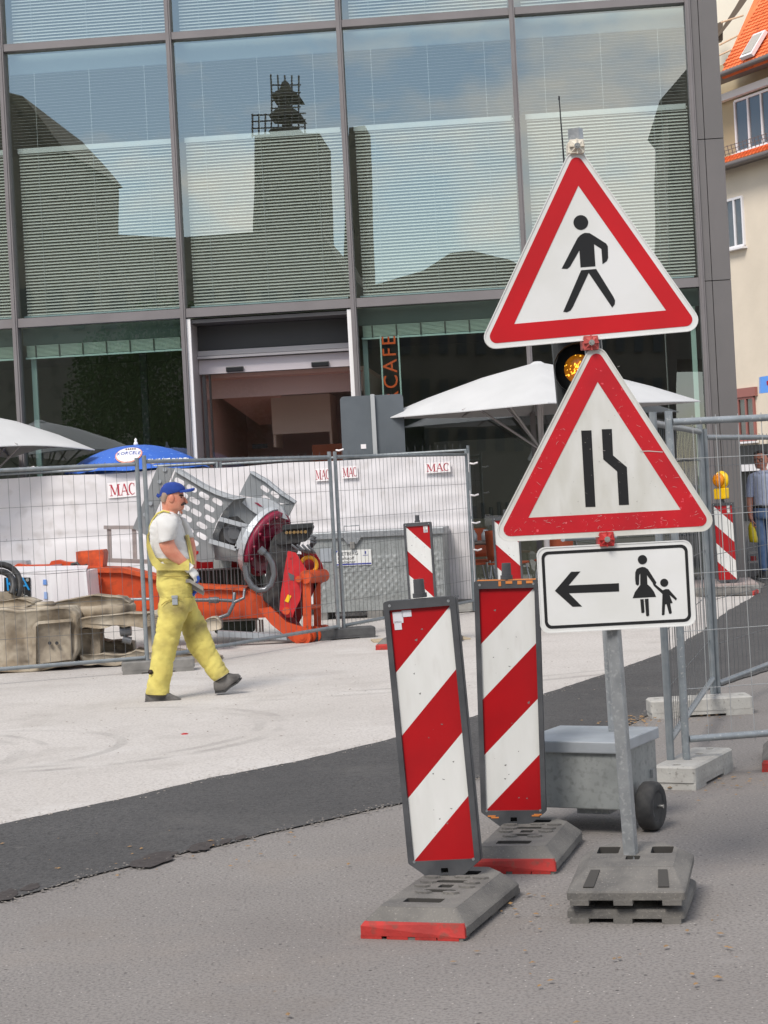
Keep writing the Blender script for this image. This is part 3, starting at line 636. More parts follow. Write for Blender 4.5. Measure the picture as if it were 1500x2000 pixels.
# neighbouring pale gable with dark timber eaves
gh = thing('pale_gable_house', 'pale gable wall with dark timber eaves rising behind the orange tiled roof', 'house', at(1430, 60, 75) * 1.0)
gz = MW[gh.name].translation
b = MB(); b.prism([(gz.x - 6, 76, 0), (gz.x + 9, 76, 0), (gz.x + 9, 76, 26), (gz.x - 6, 76, 27)], (0, 4, 0)); b.build('wall', mat('bright_plaster', (0.80, 0.74, 0.62), 0.9), gh)
ea = MB(); ea.prism(trace([(1396, 78), (1440, 8), (1462, -30), (1480, -30), (1445, 20), (1412, 62)], lambda x, y: (x, y), 74.6), (0, .5, 0))
ea.prism(trace([(1396, 48), (1412, 40), (1412, 78), (1396, 82)], lambda x, y: (x, y), 74.9), (0, .4, 0)); ea.build('timber_eaves', mat('timber', (0.13, 0.10, 0.075), 0.8), gh)
ea = MB()
for (p, q_) in (((1405, 88), (1448, 66)), ((1408, 44), (1452, 30)), ((1405, 108), (1440, 92))): ea.tube([at(*p, 74.2), at(*q_, 74.2)], .035, 6)
ea.build('scaffold_pole', mat('pole_rust', (0.62, 0.42, 0.28), 0.7), gh)
bs = thing('blue_projecting_sign', 'light blue projecting shop sign on the cream house wall', 'sign', at(1500, 750, 56))
b = MB(); b.prism(trace([(1486, 736), (1540, 728), (1540, 762), (1486, 768)], lambda x, y: (x, y), 56), (0, .25, 0)); b.build('sign_box', M_blue_sign, bs)
b = MB(); b.prism(trace([(1497, 745), (1503, 741), (1504, 751), (1498, 753)], lambda x, y: (x, y), 55.99), (0, .005, 0)); b.build('sign_mark', M_bake_red, bs)
b = MB(); b.tube([at(1512, 732, 56.12), at(1512, 716, 56.12), at(1530, 712, 57.5)], .03, 6); b.build('bracket', M_gutter, bs)

# ================================================================== BUILDINGS ACROSS THE SQUARE (seen mirrored in the glass)
def mirrored(pts, Yv): return [reflect(at(px, py, Yv)) for px, py in pts]
def block(name, label, cat, outline, Yv, depth, m, base=True):
    """outline in picture pixels at mirrored distance Yv; built as a solid at its true place"""
    P = mirrored(outline, Yv); c = sum(P, Vector()) / len(P); c.z = 0
    t = thing(name, label, cat, c)
    b = MB(); b.prism(P, FN * depth); b.build('wall', m, t); return t, P
t, P = block('long_roofed_building', 'long dark building across the square mirrored low in the glass panes', 'building', [(-150, 1060), (-150, 478), (120, 452), (185, 450), (330, 460), (400, 456), (500, 449), (640, 447), (690, 540), (690, 1010)], 66, 8, M_back_wall)
for k in range(12):
    q = mirrored([(-100 + k * 62, 640), (-70 + k * 62, 640), (-70 + k * 62, 560), (-100 + k * 62, 560)], 65.9)
    b = MB(); b.prism(q, FN * -0.06); b.build('window', M_back_win, t)
t, P = block('tall_gabled_building', 'tall dark gabled building mirrored at the left edge of the glass', 'building', [(-200, 700), (-200, 170), (8, 182), (34, 188), (110, 272), (122, 300), (126, 470), (126, 700)], 72, 9, M_back_wall)
b = MB(); q = mirrored([(8, 176), (36, 182), (124, 290), (100, 296)], 71.5); b.prism(q, FN * 9.5); b.build('roof', M_back_roof, t)
t, P = block('church_tower', 'slim church tower under scaffolding mirrored in the middle of the glass', 'tower', [(506, 700), (506, 258), (634, 253), (640, 420), (648, 560), (650, 700)], 86, 5, M_back_wall)
sp = MB()
for (ya, yb, wa, wb) in ((250, 242, 34, 26), (218, 206, 34, 20), (206, 198, 18, 10), (180, 170, 30, 18), (170, 152, 13, 6)):
    sp.prism(mirrored([(566 - wa, ya), (566 + wa, ya), (566 + wb, yb), (566 - wb, yb)], 87), FN * 2.2)
sp.prism(mirrored([(559, 252), (573, 252), (569, 150), (563, 150)], 87.5), FN * 1.2)
sp.build('spire', M_back_roof, t)
sc_ = MB()
for xx in (502, 514, 526, 538, 552, 566, 580, 594, 606):
    top = 215 if xx < 530 else (140 if 535 < xx < 600 else 230)
    for dd in (0, 1.6): 
        q = mirrored([(xx, 262), (xx, top)], 84 + dd); sc_.tube(q, 0.045, 4)
for yy in (258, 244, 230, 218):
    sc_.tube(mirrored([(500, yy), (608, yy - 3)], 84), 0.04, 4)
for yy in (205, 190, 175, 160):
    sc_.tube(mirrored([(536, yy), (598, yy - 2)], 84), 0.04, 4)
sc_.build('scaffold', M_gutter, t)
t, P = block('second_tower', 'narrow dark stair tower mirrored beside the church tower', 'tower', [(684, 700), (684, 250), (716, 246), (722, 400), (726, 560), (726, 700)], 92, 3, M_back_wall)
t, P = block('low_gabled_house', 'low gabled house mirrored in the third glass bay', 'house', [(700, 700), (716, 562), (830, 528), (882, 496), (925, 492), (1000, 508), (1060, 540), (1060, 700)], 76, 7, M_back_wall)
t, P = block('corner_building', 'tall dark building with a pointed roof mirrored at the right end of the glass', 'building', [(1308, 700), (1306, 210), (1290, 190), (1345, 130), (1480, 60), (1480, 700)], 74, 9, M_back_wall)
t, P = block('shaded_low_row', 'row of low houses mirrored behind the signs', 'house', [(700, 1000), (700, 590), (980, 585), (990, 520), (1120, 500), (1320, 512), (1320, 1000)], 70, 7, M_back_low)
for k in range(16):
    for r_ in range(3):
        x_ = 720 + k * 37; y_ = 640 + r_ * 95
        q = mirrored([(x_, y_ + 46), (x_ + 18, y_ + 45), (x_ + 18, y_), (x_, y_ + 1)], 69.9); b = MB(); b.prism(q, FN * -0.06); b.build('window', M_back_win, t)
# tree whose crown mirrors green in the lowest left pane
tc_ = reflect(at(325, 800, 58)); tc_.z = 0
tr = thing('leafy_tree', 'green leafy tree across the square mirrored in the ground floor glass', 'tree', tc_)
b = MB(); b.tube([tc_, tc_ + Vector((.1, 0, 2)), tc_ + Vector((0, .1, 4.4))], [.2, .15, .06], 8)
for k in range(6):
    a = k * 1.05; b.tube([tc_ + Vector((0, 0, 2 + k * .3)), tc_ + Vector((math.cos(a) * 1.3, math.sin(a) * 1.3, 3.6 + k * .25))], [.06, .02], 5)
b.build('trunk', M_bark, tr)
b = MB()
for k in range(17000):
    while True:
        p = Vector((random.uniform(-1, 1), random.uniform(-1, 1), random.uniform(-1, 1)))
        if .3 < p.length < 1 and mnoise.noise(p * 2.1) > -.25: break
    c = tc_ + Vector((p.x * 3.1, p.y * 2.2, 4.5 + p.z * 3.4)); a1 = Vector((random.gauss(0, 1), random.gauss(0, 1), random.gauss(0, 1))).normalized() * .07; a2 = a1.orthogonal().normalized() * .05
    b.add([c - a1, c + a2, c + a1, c - a2], [(0, 1, 2, 3)])
b.build('crown', M_foliage, tr, kind='stuff', flip=False)

# ================================================================== FENCES
def fence_panel(p0, p1, H, label, group, zb=0.02, pm=M_post, wm=M_wire, over=0.0, nv=None, name='mobile_fence', lean=0.0):
    p0, p1 = Vector(p0), Vector(p1); d = p1 - p0; L = Vector((d.x, d.y, 0)).length
    t = thing(name, label, 'fence', p0, (lean, 0, math.atan2(d.y, d.x)), group)
    r = 0.021
    for x in (0.0, L):
        b = MB(); b.tube([(x, 0, zb), (x, 0, H + .03)], r, 10); b.build('post', pm, t, True)
    for z, nm in ((H - 0.03, 'top_rail'), (zb + .13, 'bottom_rail')):
        b = MB(); b.tube([(r, 0, z), (L - r, 0, z)], r * .92, 10); b.build(nm, pm, t, True)
    b = MB(); n = nv or max(4, int(L / 0.10)); wr = 0.0023
    for k in range(1, n):
        x = L * k / n; dx = random.uniform(-.006, .006); dy = random.uniform(-.01, .01)
        b.tube([(x, 0.0, zb + .10), (x + dx, dy, (H + zb) / 2), (x + dx * .4, 0.0, H + over)], wr, 4, cap=False)
    z = zb + .40
    while z < H - .1:
        b.tube([(0, 0.004, z), (L * .5, 0.004 + random.uniform(-.008, .008), z + random.uniform(-.01, .01)), (L, 0.004, z)], wr * 1.15, 4, cap=False); z += 0.31
    b.build('wire_mesh', wm, t, True, kind='stuff', flip=False)
    return t
GA = 'mobile wire fence panels around the machine parts'
A1 = Vector((-2.30, 18.30, 0)); A2 = Vector((-0.56, 21.15, 0)); A3 = Vector((1.08, 24.45, 0))
dA = Vector((-3.32, -1.1, 0))
fence_panel(A1 + Vector((-.07, -.02, 0)) + dA, A1 + Vector((-.07, -.02, 0)), 2.05, 'wire fence panel at the left edge in front of the crusted grab', GA, nv=34)
fence_panel(A1, A2 + Vector((-.03, -.05, 0)), 2.07, 'wire fence panel right behind the worker in front of the grey bucket', GA)
fence_panel(A2 + Vector((.03, .05, 0)), A3, 2.07, 'wire fence panel in front of the galvanised container', GA)
GB = 'fence panels carrying the white sheet'
B0, B1, B2, B3 = Vector((1.12, 24.72, 0.05)), Vector((-2.2, 25.75, 0.05)), Vector((-5.6, 25.95, 0.05)), Vector((-9.0, 26.0, 0.05))
fence_panel(B1, B0, 2.08, 'rear fence panel with white sheet to the right, behind the container', GB, over=.06)
fence_panel(B2, B1 + Vector((-.05, 0, 0)), 2.10, 'rear fence panel with white sheet in the middle, behind the orange boom', GB, over=.06)
fence_panel(B3, B2 + Vector((-.05, 0, 0)), 2.10, 'rear fence panel with white sheet at the far left behind the grab', GB, over=.06)
# white sheet
tp = thing('white_sheet', 'long white plastic sheet printed MAC hung along the rear fence', 'tarpaulin', B1)
b = MB(); path = [B0, B1, B2, B3]; cols = []
for i in range(3):
    n = 60
    for k in range(n + (1 if i == 2 else 0)): cols.append(path[i].lerp(path[i + 1], k / n))
NZ = 34; vs = []; sl = 0
for i, c in enumerate(cols):
    for j in range(NZ + 1):
        f = j / NZ; z = 0.16 + f * 1.90 + 0.02 * mnoise.noise(Vector((c.x * 1.2, 3, 0))) * f
        y = .035 + 0.022 * mnoise.noise(Vector((c.x * 1.7, z * 2.0, 0))) + 0.016 * mnoise.noise(Vector((c.x * 4, z * 5, 4)))
        for fz in (0.62, 1.22, 1.63, 1.80): y -= 0.028 * math.exp(-((z - fz - .02 * mnoise.noise(Vector((c.x * .8, fz, 2)))) / .018) ** 2)
        vs.append((c.x, c.y - y, z))
fs = [(i * (NZ + 1) + j, (i + 1) * (NZ + 1) + j, (i + 1) * (NZ + 1) + j + 1, i * (NZ + 1) + j + 1) for i in range(len(cols) - 1) for j in range(NZ)]
b.add(vs, fs, 0, True); b.build('sheet', M_tarp, tp, flip=False)
def mac(cx, cy, w, hgt, Y, slope, yaw):
    """white card with the red serif letters M A C"""
    c = at(cx, cy, Y); k = w
    card = MB(); card.box((0, 0, 0), (w * 1.16, .004, hgt * 1.35)); M = Matrix.Translation(c) @ rotm(0, -math.radians(slope), math.radians(yaw))
    card.v = [M @ v for v in card.v]; co = card.build('printed_card', M_paper, tp)
    L = MB(); th = .0015; lay = [0]
    def P(pts, x0, sx):
        lay[0] += 1
        L.prism([M @ Vector((x0 + p[0] * sx, -.0035 - lay[0] * .0002, (p[1] - .5) * hgt)) for p in pts], (0, th, 0))
    def st(p, q, wd, x0, sx):
        dx = wd / 2; P([(p[0] - dx, p[1]), (p[0] + dx, p[1]), (q[0] + dx, q[1]), (q[0] - dx, q[1])], x0, sx)
    def sf(x, y, wd, x0, sx): P([(x - wd / 2, y), (x + wd / 2, y), (x + wd / 2, y + .05), (x - wd / 2, y + .05)], x0, sx)
    u = w
    x0, sx = -u * .5, u * .40
    st((.12, 0), (.14, 1), .06, x0, sx); st((.16, 1), (.50, .08), .15, x0, sx); st((.50, .08), (.84, 1), .05, x0, sx); st((.86, 0), (.86, 1), .15, x0, sx)
    for (x, y, ww) in ((.12, 0, .28), (.12, .95, .26), (.86, 0, .34), (.90, .95, .26)): sf(x, y, ww, x0, sx)
    x0, sx = -u * .08, u * .32
    st((.10, 0), (.50, 1), .06, x0, sx); st((.52, 1), (.90, 0), .17, x0, sx); st((.26, .34), (.74, .34), .0, x0, sx); P([(.24, .32), (.76, .32), (.75, .38), (.26, .38)], x0, sx)
    for (x, ww) in ((.10, .28), (.90, .34)): sf(x, 0, ww, x0, sx)
    x0, sx = u * .24, u * .27
    out = []
    for q in range(15):
        a = math.radians(48 + 264 * q / 14); out.append((.55 + .50 * math.cos(a), .5 + .52 * math.sin(a)))
    inn = []
    for q in range(15):
        a = math.radians(312 - 264 * q / 14); inn.append((.60 + .36 * math.cos(a), .5 + .46 * math.sin(a)))
    P(out + inn, x0, sx); P([(.84, .70), (.92, .70), (.92, .98), (.86, .98)], x0, sx)
    L.build('print', M_letter_red, co)
mac(239, 956, .345, .155, 25.765, 2.0, -3.4); mac(630, 927, .19, .125, 25.245, 0.5, -17.2); mac(683, 922, .19, .12, 25.13, 0.5, -17.2); mac(855, 913, .30, .10, 24.765, 0.8, -17.2)
for (px, py) in ((926, 906), (928, 968), (931, 1022), (934, 1075), (938, 1160), (664, 880), (300, 905), (60, 914)):
    c = at(px, py, 24.62 if px > 900 else (25.0 if px > 600 else 25.6)); b = MB(); b.tube([c + Vector((-.05, .06, .01)), c + Vector((-.01, -.01, 0)), c + Vector((.045, .02, .015))], .012, 6); b.build('tie', M_paper, tp)
GC = 'mobile wire fence panels at the right edge'
fence_panel((1.55, 10.20, 0), (4.9, 10.75, 0), 1.97, 'near wire fence panel at the right running out of the frame', GC, .10, M_post_pale, M_wire_pale, nv=26)
fence_panel((1.465, 10.20, 0), (2.20, 13.10, 0), 1.97, 'short-seen wire fence panel running away from us behind the white signs', GC, .10, M_post, M_wire)
fence_panel((2.24, 13.15, 0), (3.85, 16.25, 0), 1.93, 'farther wire fence panel at the right in front of the walking man', GC, .06, M_post, M_wire)
def foot_block(loc, rz, m, label, group='concrete feet of the fences', L=.70, W=.235, Hh=.125):
    t = thing('concrete_block', label, 'concrete block', loc, (0, 0, rz), group)
    b = MB(); o = rpoly([(-L / 2, -W / 2), (L / 2, -W / 2), (L / 2, W / 2), (-L / 2, W / 2)], .025, 3)
    holes = [circ(x, 0, .024, 10) for x in (-.29, -.10, .10, .29)]
    v, f = curve_mesh([o] + holes, Hh - .05); b.add(v, f, 0, False, Matrix.Translation((0, 0, .035 + (Hh - .05) / 2 + .005)))
    o2 = [(x * .965, y * .91) for x, y in o]
    rings = [[(x, y, Hh - .011) for x, y in o], [(x, y, Hh) for x, y in o2]]
    b.loft(rings, 0, None, (False, False), False)
    v, f = curve_mesh([o2] + holes, .012); b.add(v, f, 0, False, Matrix.Translation((0, 0, Hh - .006)))
    for sx in (-1, 1): b.box((sx * L * .36, 0, .021), (L * .26, W * .985, .042))
    b.box((0, 0, .03), (L * .5, W * .97, .03))
    b.build('block', m, t, True); return t
dC = math.atan2(.89, .45)
foot_block((1.60, 10.27, 0), dC, M_conc_block, 'pale concrete fence foot nearest us beside the cart wheel')
foot_block((2.08, 12.99, 0), .02, M_conc_block, 'pale concrete fence foot farther right under the back fence post')
foot_block((A1.x + .03, A1.y + .02, 0), .12, M_block_dark, 'brown stained concrete fence foot behind the yellow trousers')
foot_block((A2.x + .02, A2.y + .05, 0), .20, mat('black_block', (0.06, 0.06, 0.062), 0.85, c2=(0.09, 0.09, 0.09), sc=8, bump=.2), 'black fence foot at the end of the orange boom')
foot_block((A3.x - .10, A3.y + .10, 0), .25, M_conc_block, 'small grey fence foot at the end of the white sheet')

# ================================================================== STRIPED BOARDS AND THEIR FEET
def bake(loc, rz, lean, label, group, mirror=False, smear=False, stick=None, name='striped_board'):
    t = thing(name, label, 'barrier board', loc, (0, lean, rz), group)
    W, Hf = 0.296, 0.0
    z0, z1 = .150, 1.218
    fr = [(-W / 2, z0 + .012), (-W / 2, z1), (W / 2, z1), (W / 2, z0 + .012), (.052, .088), (-.052, .088)]
    fo = rpoly(fr[::-1], .012, 3)
    pw, p0, p1 = .252, .168, 1.182
    hole = rrect(pw, p1 - p0, .003, 1, 0, (p0 + p1) / 2)
    tabs = [rrect(.03, .020, .002, 1, 0, .128), rrect(.03, .016, .002, 1, 0, .102)]
    v, f = curve_mesh([fo, hole] + tabs, .058); b = MB(); b.add(v, f, 0, False, XZ)
    b.box((0, .004, (z0 + z1) / 2), (W - .02, .028, z1 - z0 - .03))
    b.box((0, .018, .115), (.05, .02, .07))
    v, f = curve_mesh([rpoly([(x * 1.012, y) for x, y in fr][::-1], .012, 3), [(x * .965, y * .998 + .003) for x, y in fo]], .02); b.add(v, f, 0, False, XZ)
    b.build('frame', M_rubber, t, True)
    if smear:
        b = MB(); b.box((0, .0, z1 + .001), (W * .9, .05, .004)); 
        for (xx, ww, hh_) in ((-.03, .012, .022), (.012, .03, .012), (.06, .02, .016), (.105, .03, .012)): b.box((xx, -.0305, z1 - .003 - hh_ / 2), (ww, .002, hh_))
        for (x, z) in ((-.10, .145), (-.085, .138), (.11, .150), (.10, .145)): b.box((x, -.0305, z), (.035, .002, .006))
        b.build('orange_spray', M_orange_smear, t, True)
    b = MB()
    # diagonal stripes, cut to the board
    hh = p1 - p0; per = hh / 4.0
    def clip(poly):
        out = poly
        for (side, val) in ((1, p1), (-1, p0)):
            res = []
            for i in range(len(out)):
                a, c = out[i - 1], out[i]; ia = (a[1] - val) * side <= 1e-9; ic = (c[1] - val) * side <= 1e-9
                if ia != ic:
                    u = (val - a[1]) / (c[1] - a[1]); res.append((a[0] + (c[0] - a[0]) * u, val))
                if ic: res.append(c)
            out = res
        return out
    for k in range(-1, 5):
        zl0, zl1 = p1 - k * per, p1 - (k + 1) * per; poly = [(-pw / 2, zl0), (pw / 2, zl0 + per), (pw / 2, zl1 + per), (-pw / 2, zl1)]
        poly = clip(poly)
        if len(poly) < 3: continue
        mi = 0 if k % 2 == 0 else 1
        if mirror: poly = [(-x, z) for x, z in poly][::-1]
        b.prism([(x, -.0145, z) for x, z in poly], (0, .006, 0), mi)
    b.build('striped_face', [M_bake_red, M_bake_white], t, True)
    b = MB(); b.tube([(0, 0, z1 + .004), (0, 0, z1 + .022)], .029, 10); b.tube([(0, 0, z1 + .022), (0, 0, z1 + .078)], [.023, .021], 12); b.build('top_peg', M_rubber, t, True)
    b = MB(); b.box((0, 0, .05), (.042, .042, .10)); b.build('foot_post', M_galv, t, True)
    b = MB()
    for sx in (-1, 1):
        for z in (z1 - .018, z0 + .018): b.cyl((sx * .122, -.028, z), (sx * .122, -.0305, z), .006, 8)
    b.build('rivets', M_galv, t, True)
    if stick:
        b = MB()
        for (x, z, w, hgt, mi) in stick: b.box((x, -.0155, z), (w, .002, hgt), mi=mi)
        b.build('sticker', [mat('foil', (0.62, 0.62, 0.66), 0.3), M_bake_white, M_emb_blue, M_bake_red], t, True)
    # scuffs
    b = MB()
    for k in range(16):
        x, z = random.uniform(-.09, .09), random.uniform(.22, 1.12); w = random.uniform(.003, .012)
        b.add([(x, -.0150, z), (x + w, -.0150, z + w * random.uniform(-.4, .6)), (x + w * .8, -.0150, z - w * .5), (x + w * .2, -.0150, z - w * .3)], [(0, 1, 2, 3)])
    b.build('scuff_marks', mat('scuff', (0.16, 0.155, 0.15), 0.8), t, True, kind='stuff', flip=False)
    return t
GBK = 'red and white striped barrier boards'
bake((.175, 7.60, .0), math.radians(-15), math.radians(-2.6), 'front striped board leaning left, with torn silver stickers in its top corner', GBK,
     stick=[(-.095, 1.150, .042, .045, 0), (-.058, 1.163, .040, .026, 0), (-.098, 1.118, .03, .035, 0)])
bake((.512, 8.66, .0), math.radians(-7), math.radians(1.2), 'second striped board with orange paint on its top edge, behind the front one', GBK, smear=True)
stN = [(.083, 1.143, .045, .068, 1), (.083, 1.125, .043, .030, 0), (.078, 1.155, .008, .03, 3)]
bake((.352, 19.9, .065), math.radians(-8), math.radians(-1.0), 'far striped board with blue and white sticker in front of the container and sheet', GBK, True, stick=stN)
bake((1.318, 20.6, .065), math.radians(-4), math.radians(-.8), 'far striped board mostly hidden by the lower triangle sign', GBK, True)
bk5 = bake((4.63, 25.85, .0), math.radians(-22), math.radians(-1.2), 'striped board carrying a yellow warning lamp beside the grey column', GBK, True, stick=[(.075, 1.13, .05, .10, 1), (.07, 1.13, .008, .06, 3), (.085, 1.13, .008, .06, 3)])
lp = thing('warning_lamp', 'yellow round warning lamp sitting on a striped board beside the grey column', 'lamp', (4.60, 25.85, 1.27), (0, math.radians(-1.2), math.radians(-50)))
b = MB(); b.box((0, 0, .075), (.20, .10, .15), bev=.02)
for k in range(5): b.box((-.08 + k * .04, -.053, .07), (.014, .012, .13))
b.build('battery_case', M_lamp_yellow, lp, True)
b = MB(); b.lathe([(.0, -.055), (.08, -.05), (.118, -.02), (.125, 0), (.118, .02), (.08, .05), (0, .055)], 24, Matrix.Translation((0, .01, .26)) @ rotm(PI / 2)); b.build('lamp_housing', M_lamp_yellow, lp, True)
b = MB(); b.lathe([(.095, 0), (.09, .03), (.06, .055), (0, .065)], 24, Matrix.Translation((0, -.04, .26)) @ rotm(PI / 2)); b.build('lens', M_lamp_orange, lp, True)
def foot_plate(loc, rz, label, group, red=True, tilt=(0, 0), name='rubber_base', size=(.40, .78), kind=0):
    w, l = size
    t = thing(name, label, 'foot plate', loc, (tilt[0], tilt[1], rz), group)
    def outline(ins, cf=.03, cb=.10):
        x, y = w / 2 - ins, l / 2 - ins
        return rpoly([(-x, -y), (x, -y), (x, y - cb), (x - cb * .8, y), (-x + cb * .8, y), (-x, y - cb)], .014, 3)
    b = MB()
    o = [outline(0), outline(0), outline(.006), outline(.055)]
    if kind: o[3] = [(x, max(y, -l / 2 + .20)) for x, y in o[3]]
    zs = [.018, .05, .058, .106] if not kind else [.018, .045, .052, .088]; ZT = zs[3]
    rings = [[(x, y, z) for x, y in oo] for oo, z in zip(o, zs)]
    b.loft(rings, 0, None, (True, False), False)
    if kind == 0:
        holes = [rrect(.15, .07, .006, 1, -.01, -.25), rrect(.13, .05, .02, 2, 0, -.085), rrect(.055, .055, .004, 1, 0, .0), rrect(.13, .05, .02, 2, 0, .085), rrect(.15, .07, .006, 1, -.01, .25)]
    else:
        holes = [rrect(.055, .055, .004, 1, 0, .02), rrect(.085, .10, .008, 2, -.105, .13), rrect(.085, .10, .008, 2, .105, .13)]
    v, f = curve_mesh([o[3]] + holes, .002); b.add(v, f, 0, False, Matrix.Translation((0, 0, ZT)))
    for hl in holes:
        n = len(hl); dp = .045 if len(hl) else 0
        vs = [(x, y, ZT - .0005) for x, y in hl] + [(x, y, ZT - dp) for x, y in hl]
        b.add(vs, [(i, (i + 1) % n, (i + 1) % n + n, i + n) for i in range(n)] + [[n + i for i in range(n)]], 1)
    if kind:
        for sx in (-1, 1):
            b.prism([(sx * .160, -l / 2 + .03, .0575), (sx * .120, -l / 2 + .03, .0575), (sx * .110, -l / 2 + .17, .0835), (sx * .145, -l / 2 + .17, .0835)], (0, -.002, .004), 1)  # raised dark strips stand in for recesses, their shade is in the colour
    # raised studs
    for (x, y) in ((-.09, -.02), (-.05, -.13), (.06, -.13), (.09, -.02), (-.09, .05), (.09, .05), (.10, .14), (-.10, .14), (.02, .15)):
        if kind == 0: b.prism([(x + .028 * math.cos(a) * 1.2, y + .017 * math.sin(a), .106) for a in [k * PI / 3 for k in range(6)]], (0, 0, .009))
    # short feet that leave slots under the rim
    for fx in (-.42, -.05, .36):
        for fy in (-.46, 0, .40): b.box((w * fx + .012, l * fy, .010), (w * .16, l * .10, .02))
    b.build('plate_body', [M_foot, M_pit], t, True, flip=False)
    if red:
        b = MB(); b.prism([(-w / 2 + .002, -l / 2 - .012, .012), (w / 2 - .004, -l / 2 - .012, .012), (w / 2 - .004, -l / 2 - .012, .048), (w / 2 - .012, -l / 2 + .004, .062), (-w / 2 + .012, -l / 2 + .004, .062), (-w / 2 + .002, -l / 2 - .012, .048)], (0, .022, 0))
        for fx in (-.40, -.15, .12, .33): b.box((w * fx, -l / 2 - .002, .007), (w * .20, .018, .013))
        b.build('red_edge', M_foot_red, t, True)
    return t
GF = 'recycled rubber foot plates'
foot_plate((.160, 7.38, 0), math.radians(-19), 'dark rubber foot plate with red front edge under the front striped board', GF, size=(.41, .84))
foot_plate((.555, 8.44, 0), math.radians(-15), 'dark rubber foot plate with red front edge under the orange-smeared board', GF)
foot_plate((.30, 19.85, 0), math.radians(-10), 'small far foot plate whose red end shows left of the front board', GF, size=(.80, .9))
foot_plate((1.32, 20.6, 0), math.radians(-8), 'far foot plate under the striped board half hidden by the lower triangle sign', GF)
foot_plate((4.45, 25.1, 0.0), math.radians(70), 'far foot plate with red side beside the kerb under the lamp board', GF)
foot_plate((2.27, 10.75, 0), math.radians(-12), 'foot plate with red edge cut off by the right edge of the photo', GF)
foot_plate((.890, 7.36, 0), math.radians(-14), 'lower of two stacked grey foot plates under the sign post', GF, False, size=(.44, .62), kind=1)
foot_plate((.885, 7.33, .097), math.radians(-13), 'upper tilted foot plate of the stack under the sign post', GF, False, (math.radians(4.0), 0), size=(.44, .62), kind=1)

# ================================================================== SIGN POST WITH THREE SIGNS
YS = 7.36
ps = thing('sign_post', 'galvanised post carrying two red triangle warning signs and a white direction plate', 'sign post', (.893, 7.40, 0), (0, math.radians(-1.4), 0))
b = MB(); sq = [(.027, 0), (0.008, .027), (-.027, 0.004), (-.006, -.027)]
def sqtube(b, z0, z1, s=.0245, r=0.35):
    p = [(s * 1.414 * math.cos(r + k * PI / 2), s * 1.414 * math.sin(r + k * PI / 2)) for k in range(4)]; p = rpoly(p, .007, 3)
    b.prism([(x, y, z0) for x, y in p], (0, 0, z1 - z0))
b = MB(); sqtube(b, .10, 3.03); b.build('post', M_galv, ps, True)
def frame_at(px, py, Y, rho):
    c = at(px, py, Y); ex = Vector((math.cos(rho), 0, math.sin(rho))); ez = Vector((-math.sin(rho), 0, math.cos(rho)))
    return Matrix(((ex.x, ez.x, 0, c.x), (0, 0, -1, c.y), (ex.z, ez.z, 0, c.z), (0, 0, 0, 1)))       # x right, y up, z towards the viewer
def tri(cx, cy, r=0.0): return [(cx, cy)]
def triangle_sign(px, py, rho, mw_, mr, label, name):
    M = frame_at(px, py, YS, math.radians(rho)); a = .90; hgt = a * math.sqrt(3) / 2
    T = [(-a / 2, 0), (a / 2, 0), (0, hgt)]
    cen = Vector((0, hgt / 3))
    def inset(d): k = 1 - d / (hgt / 3); return [tuple(cen + (Vector(p) - cen) * k) for p in T]
    b = MB(); v, f = curve_mesh([rpoly(T, .045, 7)], .018); b.add(v, f, 0, False, M)
    v, f = curve_mesh([rpoly(T, .045, 7), rpoly(inset(.004), .042, 7)], .024); b.add(v, f, 0, False, M)
    so = b.build(name, mw_, ps, label=label)
    b = MB(); v, f = curve_mesh([rpoly(inset(.021), .026, 6), inset(.089)], .0012); b.add(v, f, 0, False, M @ Matrix.Translation((0, 0, .0098))); b.build('red_border', mr, so)
    return so
c7 = cv(940, 240, 3.261); c8 = cv(960, 660, 3.409)
YD = YS - .0102
def decal(polys, conv, parent, m, name='symbol', circles=()):
    b = MB(); k = 0
    for p in polys:
        b.prism(trace(p, conv, YD - k * .0002), (0, .0009, 0)); k += 1
    for (x, y, r) in circles:
        b.prism([at(*conv(x + r * math.cos(2 * PI * q / 24), y + r * math.sin(2 * PI * q / 24)), YD - k * .0002) for q in range(24)], (0, .0009, 0)); k += 1
    return b.build(name, m, parent)
s1 = triangle_sign(1156, 664.5, 2.1, M_white, M_red, 'clean upper triangle sign with a black walking pedestrian', 'pedestrian_sign')
decal([[(612, 735), (630, 715), (645, 706), (660, 700), (690, 702), (720, 720), (795, 768), (806, 785), (808, 860), (800, 880), (772, 900), (765, 803), (718, 772), (727, 913), (632, 920), (625, 812), (566, 915), (548, 930), (512, 928)],
       [(636, 938), (732, 930), (842, 1108), (852, 1130), (850, 1155), (834, 1176), (684, 955), (584, 1170), (568, 1195), (545, 1206), (522, 1203)]], c7, s1, M_black, 'pedestrian_symbol', [(634, 634, 47)])
s2 = triangle_sign(1182.5, 1048, 0.0, M_white_dirty, M_red_worn, 'scratched lower triangle sign showing the road narrowing on the right', 'narrow_road_sign')
decal([[(597, 617), (665, 615), (692, 1124), (626, 1126)], [(734, 608), (801, 606), (809, 782), (901, 860), (915, 1110), (849, 1113), (836, 888), (744, 808)]], c8, s2, M_black, 'narrow_road_symbol')
b = MB(); rs = random.Random(5)
def band_pt():
    while True:
        x, y = rs.uniform(80, 1440), rs.uniform(120, 1320)
        # scratches gather on the red border and on the black bars
        if (1180 < y < 1330 and rs.random() < .8) or (abs((x - 90) - (1300 - y) * .51) < 90 and rs.random() < .35 and y > 500) or (abs((1450 - x) - (1290 - y) * .62) < 100 and rs.random() < .35) or (600 < x < 920 and 600 < y < 1120 and rs.random() < .10): return x, y
